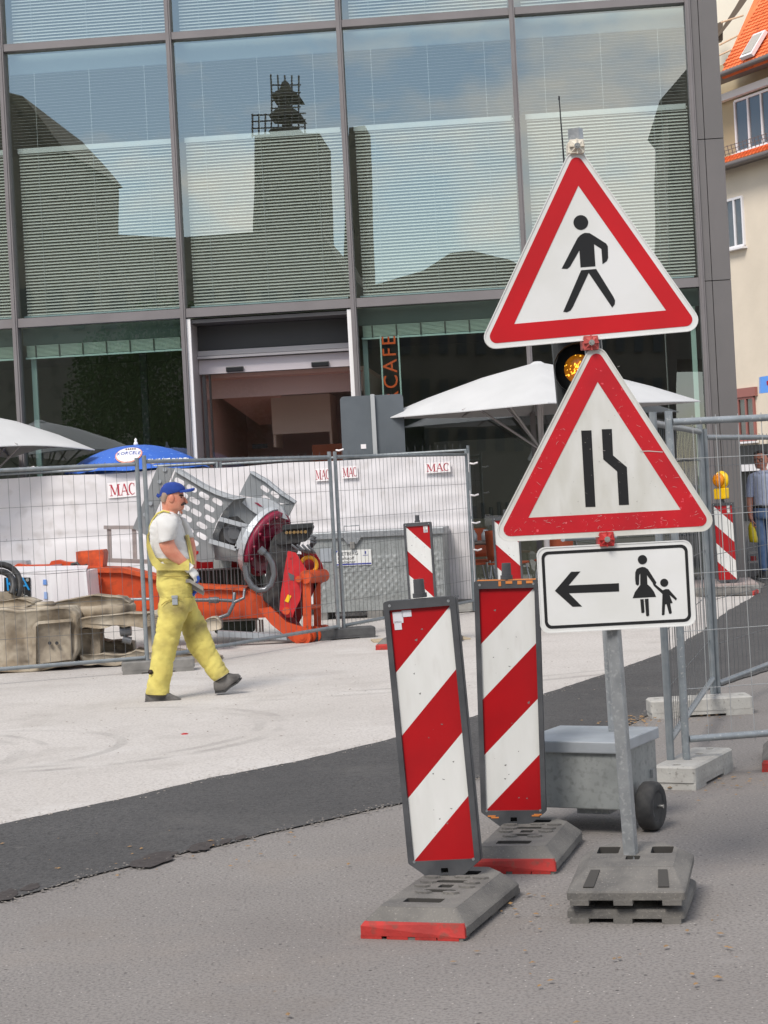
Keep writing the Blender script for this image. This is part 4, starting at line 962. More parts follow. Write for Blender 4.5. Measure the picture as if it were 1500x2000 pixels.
for k in range(150):
    x, y = band_pt(); Ln = rs.choice((5, 8, 12, 18, 30)); a = rs.uniform(-1.2, 1.0); w = rs.uniform(.5, 1.7)
    dx, dy = math.cos(a), math.sin(a); pts = []
    bend = rs.uniform(-.25, .25)
    for q in range(4): u = q / 3; pts.append((x + dx * Ln * u - dy * Ln * bend * u * (1 - u) * 2 + dy * w * (1 - abs(2 * u - 1) * .7), y + dy * Ln * u + dx * Ln * bend * u * (1 - u) * 2 - dx * w))
    for q in range(3, -1, -1): u = q / 3; pts.append((x + dx * Ln * u - dy * Ln * bend * u * (1 - u) * 2, y + dy * Ln * u + dx * Ln * bend * u * (1 - u) * 2))
    b.add(trace(pts, c8, YS - .0122), [list(range(8))])
b.add(trace([(988, 752), (1050, 750), (1140, 757), (1141, 762), (1050, 756), (988, 757)], c8, YS - .0122), [list(range(6))])
b.build('scratches', M_scratch, s2, kind='stuff', flip=False)
b = MB()
for k in range(70):
    x, y = rs.uniform(330, 1150), rs.uniform(430, 1170)
    if abs(x - 720) > (y - 300) * .54: continue
    w = rs.uniform(2, 9); b.add(trace([(x, y), (x + w, y - w * rs.uniform(-.3, .6)), (x + w * .9, y + w * .25), (x + w * .1, y + w * .3)], c8, YS - .0118), [(0, 1, 2, 3)])
b.build('dirt_marks', mat('dirt', (0.36, 0.34, 0.30), 0.8), s2, kind='stuff', flip=False)
M3 = frame_at(1203, 1145.5, YS, 0.0)
b = MB(); v, f = curve_mesh([rrect(.604, .334, .035, 6)], .018); b.add(v, f, 0, False, M3); v, f = curve_mesh([rrect(.604, .334, .035, 6), rrect(.596, .326, .033, 6)], .023); b.add(v, f, 0, False, M3)
s3 = b.build('direction_plate', M_white, ps, label='white plate with black arrow pointing left and a woman leading a child')
b = MB(); v, f = curve_mesh([rrect(.568, .300, .026, 5), rrect(.545, .277, .018, 5)], .0012); b.add(v, f, 0, False, M3 @ Matrix.Translation((0, 0, .0098))); b.build('black_border', M_black, s3)
decal([[(422, 1684), (530, 1557), (592, 1555), (513, 1648), (848, 1633), (850, 1688), (515, 1700), (603, 1788), (540, 1790)]], c8, s3, M_black, 'arrow')
decal([[(985, 1529), (1005, 1524), (1022, 1527), (1042, 1540), (1098, 1628), (1090, 1645), (1078, 1648), (1072, 1630), (1035, 1580), (1038, 1640), (1062, 1662), (1082, 1690), (1096, 1724), (940, 1733), (955, 1692), (990, 1645), (990, 1568), (984, 1580), (982, 1640), (974, 1650), (960, 1640), (956, 1600), (957, 1562), (966, 1540)],
       [(990, 1740), (1013, 1739), (1019, 1825), (1010, 1832), (998, 1830)], [(1020, 1738), (1045, 1736), (1050, 1846), (1041, 1854), (1030, 1850)]], c8, s3, M_black, 'woman_symbol', [(1005, 1476, 31)])
decal([[(1080, 1650), (1092, 1641), (1140, 1680), (1160, 1672), (1180, 1673), (1235, 1735), (1228, 1748), (1186, 1712), (1206, 1765), (1190, 1768), (1201, 1830), (1192, 1838), (1182, 1835), (1165, 1772), (1156, 1775), (1152, 1842), (1142, 1847), (1134, 1844), (1138, 1705)]], c8, s3, M_black, 'child_symbol', [(1150, 1630, 27)])
def clamp(px, py, m, sz=.056):
    M = frame_at(px, py, YS - .012, 0.0)
    b = MB(); k = sz / 2
    b.box((0, 0, .006), (sz, sz, .012), M, bev=.003)
    b.prism([M @ Vector(p) for p in ((-k * .9, -k * .9, .012), (k * .9, -k * .9, .012), (k * .9, k * .9, .012), (-k * .9, k * .9, .012))], (0, -.002, 0))
    q = [M @ Vector(p) for p in ((-k * .85, -k * .85, .012), (k * .85, -k * .85, .012), (k * .85, k * .85, .012), (-k * .85, k * .85, .012), (-.009, -.009, .024), (.009, -.009, .024), (.009, .009, .024), (-.009, .009, .024))]
    b.add(q, [(0, 1, 5, 4), (1, 2, 6, 5), (2, 3, 7, 6), (3, 0, 4, 7), (4, 5, 6, 7)])
    for sx, sy in ((1, 0), (-1, 0), (0, 1), (0, -1)): b.box((sx * k * .55, sy * k * .55, .018), (sz * .5 if sx else .005, sz * .5 if sy else .005, .012), M)
    b.box((0, 0, -.045), (sz * 1.15, sz * .8, .085), M, bev=.004)
    o = b.build('clamp', m, ps)
    b = MB(); b.cyl(M @ Vector((0, 0, .022)), M @ Vector((0, 0, .033)), .0115, 12); b.cyl(M @ Vector((0, 0, .033)), M @ Vector((0, 0, .040)), .007, 6); b.build('bolt', M_bolt, o)
clamp(1126, 287, M_clamp_white); clamp(1154, 670, M_clamp); clamp(1184.5, 1053, M_clamp_red)

# ================================================================== MOBILE TRAFFIC LIGHT ON ITS CART
ct = thing('traffic_light_cart', 'mobile traffic light on a galvanised two-wheeled battery cart', 'traffic light', (1.015, 8.74, 0), (0, 0, math.radians(-28)))
b = MB(); b.box((-.245, .25, .268), (.49, .50, .285), bev=.006); b.build('battery_box', M_galv_dull, ct, True)
b = MB(); b.box((-.243, .245, .415), (.52, .53, .055), bev=.006); b.build('lid', M_galv_lid, ct, True)
b = MB(); b.box((-.16, .2, .108), (.16, .3, .028)); b.box((.004, .42, .23), (.02, .03, .04)); b.build('undercarriage', M_galv, ct, True)
for x in (.075, -.56):
    Mw = Matrix.Translation((x, .19, .115)) @ rotm(0, PI / 2)
    b = MB(); b.lathe([(.072, -.036), (.100, -.042), (.113, -.030), (.116, 0), (.113, .030), (.100, .042), (.072, .036)], 28, Mw)
    wo = b.build('wheel', M_tyre, ct, True)
    b = MB(); b.lathe([(.0, -.02), (.026, -.02), (.026, .03), (0, .03)], 12, Mw, sm=False)
    for k in range(5):
        a = 2 * PI * k / 5; b.box((.045, 0, 0.005), (.06, .018, .018), Mw @ rotm(0, 0, a))
    b.lathe([(.066, -.034), (.076, -.034), (.076, .036), (.066, .036), (.066, -.034)], 28, Mw); b.build('rim', M_rubber, wo, True)
    b = MB(); b.cyl((x + .01, .19, .115), (x + .062, .19, .115), .010, 10); b.build('axle_end', M_bolt, wo, True)
pole0 = at(1199, 1450, 9.10); pole1 = at(1148, 640, 9.10)
b = MB(); b.tube([pole0 - (pole1 - pole0) * .03, pole1], .023, 10); b.build('pole', M_galv, ct)
b = MB(); pa = at(1100, 1053, 9.05); b.tube([at(1205, 1048, 9.05), pa, pa + Vector((-.006, -.05, 0))], .011, 8); b.build('crank_bar', M_galv_lid, ct)
hc = at(1131, 722, 8.98); Mh = Matrix.Translation(hc) @ rotm(0, math.radians(-2.2), math.radians(-6))
b = MB(); b.box((0, .06, -.02), (.24, .16, .80), Mh, bev=.03); so = b.build('signal_head', M_signal, ct)
for k, (zc, on) in enumerate(((.25, 0), (0, 1), (-.25, 0))):
    b = MB(); b.lathe([(.104, 0), (.112, .02), (.112, .03)], 24, Mh @ Matrix.Translation((0, -.02, zc)) @ rotm(PI / 2))
    # visor: open-fronted hood around the lens
    vis = []
    n = 18
    for dpt in (0, .15):
        vis.append([Mh @ Vector((.118 * math.cos(a), -.02 - dpt * (1 if math.sin(a) > -.25 else .55), zc + .118 * math.sin(a))) for a in [2 * PI * q / n for q in range(n)]])
    b.loft(vis, 0, None, (False, False)); b.build('visor', M_signal, so, flip=False)
    b = MB(); b.lathe([(.100, 0), (.085, .022), (.05, .036), (0, .042)], 24, Mh @ Matrix.Translation((0, -.022, zc)) @ rotm(PI / 2)); b.build('lens', M_amber if on else M_blk, so, label='lit amber lens' if on else None)
    if on:
        b = MB(); rr = random.Random(3)
        for q in range(46):
            x, z = rr.gauss(-.015, .032), rr.gauss(.008, .045)
            if math.hypot(x, z) > .088: continue
            y = -.022 - .042 * (1 - (math.hypot(x, z) / .1) ** 2) - .004; w, hgt = rr.uniform(.002, .007), rr.uniform(.004, .012); a = rr.uniform(.2, 1.1)
            b.box((0, 0, 0), (w, .003, hgt), Mh @ Matrix.Translation((x, y, zc + z)) @ rotm(0, a))
        b.build('lens_facets', M_amber_hot, so, kind='stuff')
b = MB(); b.tube([at(1103, 335, 9.06), at(1092, 192, 9.06)], [.005, .003], 6); b.tube([at(1103, 335, 9.06), at(1110, 560, 9.02)], .008, 6); b.tube([at(1092, 195, 9.06), at(1092, 188, 9.06)], .005, 6); b.build('antenna', M_black, ct)

# ================================================================== SIGN SEEN FROM BEHIND, UMBRELLAS, CAFE
gs = thing('traffic_sign', 'grey back of a square traffic sign on its post behind the white sheet', 'sign', (-.02, 25.2, 0))
b = MB(); c = at(728, 853, 25.98); v, f = curve_mesh([rrect(.84, 1.09, .05, 5)], .02); b.add(v, f, 0, False, frame_at(729, 852, 25.22, math.radians(-.3))); b.build('plate', M_gray_sign, gs)
b = MB(); p = at(727, 770, 25.18); b.box((p.x, 25.18, p.z / 2), (.055, .05, p.z)); b.build('post', mat('pale_post', (.42, .43, .43), .5, .2), gs)
b = MB(); b.box(tuple(at(710, 872, 25.205)), (.07, .004, .06)); b.build('sticker', M_paper, gs)
def umbrella(c, half, zr, za, rz, label, corners_drop=0.0):
    t = thing('white_umbrella', label, 'umbrella', (c[0], c[1], 0), (0, 0, rz), 'white cafe umbrellas')
    b = MB(); n = 4; rings = []
    prof = [(0.05, za), (.35, za - (za - zr) * .24), (.7, za - (za - zr) * .62), (1.0, zr)]
    N = 32
    for fr, z in prof:
        ring = []
        for k in range(N):
            a = 2 * PI * k / N + PI / 4; q = k % 8 / 8.0
            cs, sn = math.cos(a), math.sin(a); m = 1 / max(abs(cs), abs(sn))
            sag = (1 - abs(q * 2 - 1)) * .06 * fr if q else 0
            e = half * fr * m * (1 - sag * .25)
            ring.append((cs * e, sn * e, z - corners_drop * (m - 1) * 2.4 * fr * fr - sag * .12))
        rings.append(ring)
    b.loft(rings, 0, None, (True, False)); low = rings[-1]
    b.loft([low, [(x * 1.0, y * 1.0, z - .012) for x, y, z in low], [(x * .7, y * .7, z + (za - zr) * .36) for x, y, z in low]], 0, None, (False, False), False)
    b.build('canopy', M_canvas, t, True, flip=False)
    b = MB(); b.lathe([(.15, za - .07), (.16, za - .04), (.10, za + .0), (.05, za + .03), (0, za + .035)], 16, Matrix.Identity(4)); b.build('cap', M_canvas, t, True)
    b = MB(); b.tube([(0, 0, 0), (0, 0, za - .05)], .04, 10); b.build('pole', M_alu, t, True)
    for k in range(8):
        a = k * PI / 4; m = 1 / max(abs(math.cos(a)), abs(math.sin(a))); e = half * m * .97
        b = MB(); b.tube([(0, 0, za - .1), (math.cos(a) * e, math.sin(a) * e, zr + .0 - corners_drop * (m - 1) * 2.4)], .016, 6)
        b.tube([(0, 0, zr - .55), (math.cos(a) * e * .52, math.sin(a) * e * .52, zr + (za - zr) * .40)], .016, 6); b.build('rib', M_rib, t, True)
    b = MB(); b.box((0, 0, .06), (.9, .9, .12), bev=.02); b.build('base', M_block_dark, t, True)
    return t
umbrella((2.13, 25.28), 1.51, 2.60, 3.21, math.radians(43), 'large white umbrella behind the triangle signs')
umbrella((-5.62, 26.28), 1.18, 2.50, 2.98, math.radians(40), 'white umbrella cut off by the left edge of the photo', .10)
pb = thing('blue_parasol', 'blue round parasol with white oval emblem above the left fence', 'parasol', (-3.46, 26.7, 0))
b = MB(); R = 1.02; za = 2.50; rings = []
for k in range(9):
    f = k / 8; rings.append([(R * f * math.cos(a) * (1 - .02 * math.cos(8 * a)), R * f * math.sin(a), za - .05 - .36 * f ** 2.1 - .012 * f * math.cos(8 * a)) for a in [2 * PI * q / 32 for q in range(32)]] if k else [(0.001 * math.cos(a), .001 * math.sin(a), za - .05) for a in [2 * PI * q / 32 for q in range(32)]])
b.loft(rings, 0, None, (True, False)); b.build('canopy', M_blue, pb, True, flip=False)
def dome(x, y):
    f = math.hypot(x, y) / R; return za - .05 - .36 * f ** 2.1
b = MB(); b.lathe([(.035, za - .055), (.03, za - .02), (.016, za - .0), (.02, za + .03), (.0, za + .05)], 10); b.build('finial', M_cream, pb, True)
b = MB(); b.tube([(0, 0, 0), (0, 0, za - .06)], .02, 8); b.build('pole', M_alu, pb, True)
def dome_patch(pts, lift, m, name, parent):
    b = MB(); vs = [(x, y, dome(x, y) + lift) for x, y in pts]; cx = sum(p[0] for p in pts) / len(pts); cy = sum(p[1] for p in pts) / len(pts)
    vs.append((cx, cy, dome(cx, cy) + lift)); n = len(pts); b.add(vs, [(i, (i + 1) % n, n) for i in range(n)]); return b.build(name, m, parent, True, flip=False)
ec = (-.02, -.66)
o = dome_patch([(ec[0] + .185 * math.cos(a), ec[1] + .24 * math.sin(a)) for a in [2 * PI * k / 28 for k in range(28)]], .012, M_emb_rim, 'emblem', pb)
dome_patch([(ec[0] + .168 * math.cos(a), ec[1] + .218 * math.sin(a)) for a in [2 * PI * k / 28 for k in range(28)]], .017, M_cream, 'emblem_field', o)
v, f = text_mesh('KORCELE', .092, .002, space=1.05); b = MB()
b.add([(ec[0] + q.x * .80, ec[1] + q.y * 1.5, dome(ec[0] + q.x * .8, ec[1] + q.y * 1.5) + .022 + q.z) for q in v], f); b.build('lettering', M_emb_blue, o, True)
b = MB()
for k in range(5): x = ec[0] - .06 + k * .03; b.add([(x, ec[1] + .12, dome(x, ec[1] + .12) + .022), (x + .02, ec[1] + .11, dome(x, ec[1] + .11) + .022), (x + .02, ec[1] + .17, dome(x, ec[1] + .17) + .022), (x, ec[1] + .18, dome(x, ec[1] + .18) + .022)], [(0, 1, 2, 3)])
b.build('crest', M_emb_brown, o, True, flip=False)
b = MB(); rr = random.Random(8)
for k in range(26):
    a = math.radians(-72 + k * 1.7); r_ = .87 + rr.uniform(-.01, .01)
    x, y = r_ * math.cos(a) , r_ * math.sin(a); w = rr.uniform(.008, .016)
    if k in (7, 13, 18): continue
    b.add([(x - w, y - .03, dome(x, y) - .012 + .02), (x + w, y - .03, dome(x, y) - .012 + .02), (x + w * .6, y + .03, dome(x, y) + .012 + .02), (x - w * .6, y + .03, dome(x, y) + .03)], [(0, 1, 2, 3)])
b.build('rim_lettering', M_cream, pb, True, flip=False)
# cafe furniture under the umbrella
def cafe_chair(loc, rz, label):
    t = thing('cafe_chair', label, 'chair', loc, (0, 0, rz), 'orange cafe chairs')
    b = MB(); b.box((0, 0, .45), (.42, .42, .03), bev=.012); b.build('seat', M_chair, t, True)
    b = MB(); rings = []
    for k in range(6):
        f = k / 5; rings.append([(x, .20 + .05 * f + (.02 if abs(x) < .1 else 0) + dy, .50 + .40 * f) for x, dy in ((-.2, 0), (0, .02), (.2, 0), (.2, .02), (0, .04), (-.2, .02))])
    b.loft(rings, 0); b.build('backrest', M_chair, t, True)
    for sx in (-1, 1):
        for sy in (-1, 1): b = MB(); b.tube([(sx * .17, sy * .17, .44), (sx * .23, sy * .23, 0)], .012, 6); b.build('leg', M_galv_lid, t, True)
    return t
c0 = cafe_chair((1.05, 25.75, .12), .4, 'orange cafe chair at the table left of the half hidden board')
copy_tree(c0, (1.62, 25.45, .12), (0, 0, 2.6), 'orange cafe chair showing between the half hidden board and white plate')
copy_tree(c0, (2.25, 25.7, .12), (0, 0, 3.4), 'orange cafe chair behind the white direction plate')
copy_tree(c0, (1.25, 26.6, .12), (0, 0, 0.2), 'orange cafe chair farthest back near the shop glass')
t = thing('cafe_table', 'small dark cafe table with jars left of the half hidden board', 'table', (1.28, 26.1, .12))
b = MB(); b.lathe([(.36, .70), (.38, .715), (.38, .735), (.36, .74), (0, .74)], 20); b.build('table_top', M_table, t, True)
for k in range(4):
    a = k * PI / 2 + .5; b = MB(); b.tube([(.2 * math.cos(a), .2 * math.sin(a), .70), (.30 * math.cos(a), .30 * math.sin(a), 0)], .013, 6); b.build('leg', M_galv_lid, t, True)
copy_tree(t, (2.45, 26.3, .12), None, 'small dark cafe table behind the direction plate')
for k, (x, y, lb) in enumerate(((1.18, 25.95, 'glass jar at the left on the cafe table'), (1.36, 26.0, 'glass jar at the right on the cafe table'))):
    j = thing('glass_jar', lb, 'jar', (x, y, .86), group='jars on the cafe table')
    b = MB(); b.lathe([(.05, 0), (.06, .02), (.06, .10), (.035, .14), (.035, .16), (0, .16)], 12); b.build('jar', M_galv_lid, j, True)

# ================================================================== CONTAINER
cn = thing('steel_container', 'galvanised fuel container with embossed front and white name plate', 'container', (-.2, 24.3, 0), (0, 0, math.radians(-9)))
CWx = 1.72
b = MB(); nx, nz = 80, 46; vs = []; W0, W1, Z0, Z1 = -.80, .92, .10, 1.04
for i in range(nx + 1):
    for j in range(nz + 1):
        x = W0 + (W1 - W0) * i / nx; z = Z0 + (Z1 - Z0) * j / nz; y = 0.0
        if .26 < z < .80 and (-.40 < x < .36 or x < -.62 or .52 < x < .88):
            for k in range(2):
                gx = (x - .05 * k) / .10; gz = (z - .03 - .026 * k * 2) / .105; ddx = (gx - round(gx)) * .10; ddz = (gz - round(gz)) * .105
                y -= .020 * math.exp(-(ddx * ddx + ddz * ddz) / (.021 ** 2))
        vs.append((x, y, z))
fs = [(i * (nz + 1) + j, (i + 1) * (nz + 1) + j, (i + 1) * (nz + 1) + j + 1, i * (nz + 1) + j + 1) for i in range(nx) for j in range(nz)]
b.add(vs, fs, 0, True)
b.prism([(W0, .012, Z0), (W1, .012, Z0), (W1, .55, Z0), (W0, .55, Z0)], (0, 0, Z1 - Z0))
b.build('body', M_galv_dull, cn, True)
b = MB(); b.box(((W0 + W1) / 2, .27, 1.085), (CWx + .05, .62, .085), bev=.01); b.prism([(-.36, -.045, 1.05), (-.12, -.045, 1.05), (-.18, -.045, .97), (-.30, -.045, .97)], (0, .01, 0)); b.build('lid', M_galv, cn, True)
b = MB(); b.tube([(-.34, -.02, 1.12), (-.34, -.02, 1.20), (-.14, -.02, 1.20), (-.14, -.02, 1.12)], .009, 6); b.build('handle', M_galv, cn, True)
b = MB(); b.box((-.24, -.05, .95), (.06, .03, .09), bev=.008); b.build('latch', M_block_dark, cn, True)
b = MB(); b.box((W0 + .1, .27, .05), (.16, .55, .10)); b.box((W1 - .2, .27, .05), (.16, .55, .10)); b.box((0, .27, .05), (.2, .55, .09)); b.build('skids', M_block_dark, cn, True)
b = MB(); b.box((-.235, -.016, .79), (.46, .012, .20)); pl = b.build('name_plate', M_bake_white, cn, True)
b = MB()
for s_, z, sz in (('RIETBERG', .842, .062), ('Kraftstoff', .784, .056), ('Container', .738, .056)):
    v, f = text_mesh(s_, sz, .002, 'LEFT'); b.add(v, f, 0, False, Matrix.Translation((-.445, -.0235, z)) @ XZ)
b.build('plate_text', M_back_win, pl, True)
b = MB(); b.box((-.235, -.0235, .708), (.45, .002, .018)); b.prism([(-.463, -.0245, .888), (-.435, -.0245, .888), (-.463, -.0245, .855)], (0, .002, 0)); b.box((-.08, -.0235, .85), (.02, .002, .035)); b.box((-.08, -.0235, .815), (.07, .002, .006)); b.build('plate_logo', mat('logo_blue', S(52, 60, 140), .5), pl, True)
b = MB(); b.box((-.60, -.012, .84), (.15, .008, .17)); b.build('document_pocket', M_galv_lid, cn, True)

# ================================================================== ORANGE BOOM
cI = lambda x, y: (x, y)
bm_ = thing('machine_boom', 'bright orange excavator boom lying on the ground behind the fence', 'machine part', at(420, 1215, 21.3) * 1.0)
def part(name, m, parent, pts, Y, dy, conv=cI, bev=0, label=None):
    b = MB(); b.prism(trace(pts, conv, Y), (0, dy, 0)); return b.build(name, m, parent, label=label)
part('boom_beam', M_orange, bm_, [(168, 1118), (240, 1118), (300, 1131), (380, 1148), (480, 1152), (518, 1168), (548, 1200), (520, 1206), (400, 1212), (300, 1200), (240, 1190), (176, 1172)], 21.15, .42)
part('top_flange', M_orange_dk, bm_, [(166, 1108), (240, 1110), (300, 1124), (380, 1143), (480, 1148), (478, 1154), (380, 1149), (300, 1132), (240, 1119), (166, 1118)], 21.10, .52)
part('gusset_plate', M_orange, bm_, [(172, 1120), (192, 1122), (198, 1130), (196, 1142), (180, 1158), (174, 1170)], 21.08, .06)
part('lower_arm', M_orange, bm_, [(505, 1190), (528, 1186), (560, 1215), (600, 1228), (612, 1240), (606, 1258), (590, 1262), (570, 1252), (530, 1220)], 20.95, .12)
part('bracket', M_orange_dk, bm_, [(148, 1078), (200, 1074), (203, 1080), (200, 1110), (190, 1112), (150, 1110)], 21.3, .35)
part('crossbar', M_orange, bm_, [(24, 1108), (34, 1101), (54, 1104), (96, 1103), (100, 1096), (112, 1094), (126, 1098), (150, 1099), (150, 1114), (30, 1118)], 21.5, .2)
part('pad', mat('pad_pink', S(150, 118, 124), .7), bm_, [(98, 1104), (120, 1101), (120, 1113), (98, 1114)], 21.46, .04)
b = MB(); c = at(590, 1244, 20.9)
for k, (rad, w) in enumerate(((.098, .10), (.085, .06), (.098, .05), (.080, .05), (.092, .06))):
    y0 = 20.86 + k * .0; xo = k * .055
    b.cyl(c + Vector((xo, k * .10 - .05, .004)), c + Vector((xo + .02, k * .10 + w - .05, .004)), rad, 24)
b.cyl(c + Vector((0, -.065, .004)), c + Vector((0, -.05, .004)), .055, 20); b.cyl(c + Vector((0, -.075, .004)), c + Vector((0, -.06, .004)), .03, 16)
b.build('pivot', M_orange, bm_)
for xs in ((591, 607, 592, 608), (612, 626, 613, 627)):
    part('link', M_orange, bm_, [(xs[0], 1132), (xs[1], 1130), (xs[3], 1238), (xs[2], 1238)], 20.95 + (.25 if xs[0] > 600 else 0), .10)
b = MB(); b.tube([at(596, 1127, 20.92), at(632, 1124, 21.3)], .075, 18); b.build('link_pin', M_orange, bm_)
b = MB(); b.tube([at(604, 1186, 21.0), at(622, 1184, 21.2)], .03, 12); b.build('spacer', M_orange, bm_)
b = MB(); b.tube([at(372, 1172, 21.0), at(420, 1172, 21.0)], .022, 8); b.tube([at(408, 1172, 21.0), at(428, 1172, 21.0)], .035, 8); b.tube([at(428, 1172, 21.0), at(462, 1174, 21.0)], .020, 8); b.tube([at(418, 1172, 20.99), at(424, 1172, 20.99)], .04, 8); b.build('hydraulic_pipe', M_hose, bm_)
b = MB(); b.tube([at(215, 1171, 21.0), at(294, 1170, 21.0)], .016, 8); b.build('side_pipe', M_galv_lid, bm_)
b = MB(); b.tube([at(458, 1158, 21.0), at(456, 1180, 20.95), at(446, 1200, 20.95), at(424, 1208, 20.95)], .022, 8); b.tube([at(478, 1150, 21.0), at(476, 1168, 20.95), at(458, 1176, 20.95)], .018, 8); b.build('loose_hose', M_hose, bm_)
b = MB(); b.tube([at(140, 1103, 21.25), at(150, 1100, 21.2), at(158, 1108, 21.2), at(170, 1104, 21.25)], .02, 6); b.tube([at(144, 1110, 21.25), at(160, 1112, 21.2)], .02, 6); b.build('chain', M_blk, bm_)
part('serial_mark', M_orange_dk, bm_, [(278, 1180), (292, 1180), (294, 1190), (276, 1190)], 21.135, .01)
# red quick coupler with its valve block
qc = thing('red_coupler', 'red quick coupler with black valve block and yellow ring on the orange boom', 'machine part', at(590, 1200, 21.0))
part('side_plate', M_coupler, qc, [(562, 1076), (578, 1080), (598, 1112), (600, 1132), (590, 1148), (586, 1172), (574, 1196), (572, 1206), (560, 1206), (546, 1192), (548, 1160), (556, 1110)], 20.98, .10)
part('far_side_plate', M_coupler, qc, [(588, 1078), (616, 1080), (628, 1100), (635, 1122), (630, 1138), (622, 1146), (606, 1146), (596, 1112)], 21.32, .10)
part('back_plate', mat('coupler_shade', S(150, 34, 40), .5), qc, [(576, 1082), (612, 1084), (620, 1140), (590, 1205), (572, 1240), (560, 1215)], 21.20, .06)
part('strut', mat('dirty_red', S(110, 30, 36), .6), qc, [(545, 1196), (575, 1206), (590, 1230), (580, 1234), (552, 1216)], 21.05, .25)
for (x, y, r_) in ((583, 1131, .036), (559, 1193, .042)):
    b = MB(); b.cyl(at(x, y, 20.90), at(x, y, 21.0), r_, 16); b.build('bolt_head', M_orange, qc)
part('warning_tag', M_yellow_tag, qc, [(562, 1161), (569, 1164), (563, 1177), (556, 1174)], 20.972, .006)
part('scratched_patch', M_hose, qc, [(563, 1118), (575, 1124), (574, 1134), (566, 1132)], 20.974, .004)
b = MB(); c = at(603, 1104, 21.1); b.tube([c + Vector((.088 * math.cos(a), .02, .088 * math.sin(a))) for a in [2 * PI * k / 20 for k in range(20)]], .024, 8, closed=True); b.build('lifting_ring', M_yellow_ring, qc)
part('valve_block', M_blk, qc, [(556, 1028), (608, 1022), (612, 1030), (606, 1048), (596, 1058), (548, 1064), (540, 1062)], 21.05, .35)
part('valve_cover', M_signal, qc, [(552, 1026), (610, 1022), (608, 1030), (550, 1035)], 21.0, .45)
b = MB()
for k in range(6): p = at(560 + k * 7.4, 1040 - k * .3, 21.04); b.cyl(p, p + Vector((0, -.05, .0)), .018, 10)
b.build('brass_fittings', M_brass, qc)
b = MB()
for k in range(4): b.tube([at(570 + k * 10, 1064, 21.0), at(580 + k * 10, 1072 + k, 20.98), at(600 + k * 5, 1080, 21.1)], .014, 6)
for k in range(3): b.tube([at(606, 1046 + k * 6, 21.0), at(616, 1050 + k * 5, 21.0), at(606, 1064 + k * 4, 21.1)], .014, 6)
b.build('valve_hoses', M_hose, qc)
part('black_arm', M_blk, qc, [(548, 1040), (586, 1060), (574, 1095), (566, 1135), (556, 1180), (544, 1196), (524, 1180), (514, 1172), (512, 1150), (520, 1120), (528, 1060), (536, 1046)], 21.1, .3)
# grey drum bucket with perforated side plates
bk = thing('screening_bucket', 'grey screening bucket with slotted side plates tipped up on the red coupler', 'machine part', at(470, 1080, 21.6))
c7b = cv(270, 900, 4.545)
def holed_plate(name, outline, holes, Y, th, m, hs_=(52, 23), ang=30):
    """outline and slot centres measured on the photograph; real slots through a real plate"""
    f2 = lambda p: (lambda w: (w.x, w.z))(at(*c7b(*p), Y))
    spl = [[f2(p) for p in outline]]
    for (hx, hy) in holes:
        a = math.radians(ang); sl = []
        L_, R_ = hs_[0] - hs_[1], hs_[1]
        for k in range(14):
            if k < 7: t_ = -PI / 2 + PI * k / 6; q = (L_ + R_ * math.cos(t_), R_ * math.sin(t_))
            else: t_ = PI / 2 + PI * (k - 7) / 6; q = (-L_ + R_ * math.cos(t_), R_ * math.sin(t_))
            sl.append(f2((hx + q[0] * math.cos(a) - q[1] * math.sin(a), hy + q[0] * math.sin(a) + q[1] * math.cos(a))))
        spl.append(sl)
    v, f = curve_mesh(spl, th); b = MB(); b.add([(q.x, Y - q.z, q.y) for q in v], f); return b.build(name, m, bk)
holes1 = [(368, 185), (475, 245), (585, 310), (705, 362), (500, 355), (630, 420), (412, 410), (515, 460), (430, 510), (635, 515), (565, 575), (445, 612), (565, 668), (490, 722), (395, 300), (345, 440), (330, 560)]
holed_plate('slotted_plate', [(330, 92), (420, 140), (560, 230), (680, 290), (770, 322), (860, 340), (800, 400), (740, 470), (690, 560), (660, 660), (680, 850), (670, 895), (560, 900), (420, 860), (300, 760), (260, 560), (250, 300)], holes1, 21.35, .02, M_grey_mach)
part('upper_flange', M_grey_lt, bk, [(322, 60), (420, 118), (560, 205), (680, 262), (790, 300), (940, 330), (850, 345), (770, 328), (680, 296), (560, 236), (420, 150), (330, 98)], 21.30, .55, c7b)
part('cutting_wing', M_grey_mach, bk, [(172, 48), (322, 66), (68, 660), (-50, 600)], 21.45, .05, c7b)
b = MB()
for (x, y) in ((235, 80), (190, 185), (60, 478), (15, 580), (110, 380)): p = at(*c7b(x, y), 21.45); b.cyl(p, p + Vector((0, -.02, 0)), .022, 10)
b.build('wing_bolts', M_galv_lid, bk)
holed_plate('slotted_fin', [(1000, 98), (1130, 180), (1260, 290), (1390, 372), (1320, 385), (1240, 370), (1150, 345), (1050, 330), (895, 305), (945, 200)], [(1125, 250), (1215, 300), (1135, 335)], 21.75, .02, M_grey_mach, (44, 20), 35)
part('fin_flange', M_grey_lt, bk, [(985, 90), (1010, 92), (1140, 165), (1270, 272), (1396, 360), (1390, 376), (1255, 296), (1130, 190), (1000, 112)], 21.7, .4, c7b)
part('fin_side', M_grey_mach, bk, [(1390, 372), (1325, 500), (1240, 390), (1320, 382)], 21.75, .3, c7b)
part('drum_housing', M_grey_mach, bk, [(850, 345), (960, 330), (1080, 345), (1100, 500), (1020, 620), (960, 700), (940, 820), (920, 905), (820, 890), (700, 880), (680, 880), (660, 660), (700, 560), (760, 440)], 21.45, .6, c7b)
part('gear_cover', M_grey_lt, bk, [(920, 370), (960, 330), (1100, 332), (1200, 360), (1280, 420), (1325, 520), (1200, 490), (1090, 500), (1000, 440)], 21.40, .55, c7b)
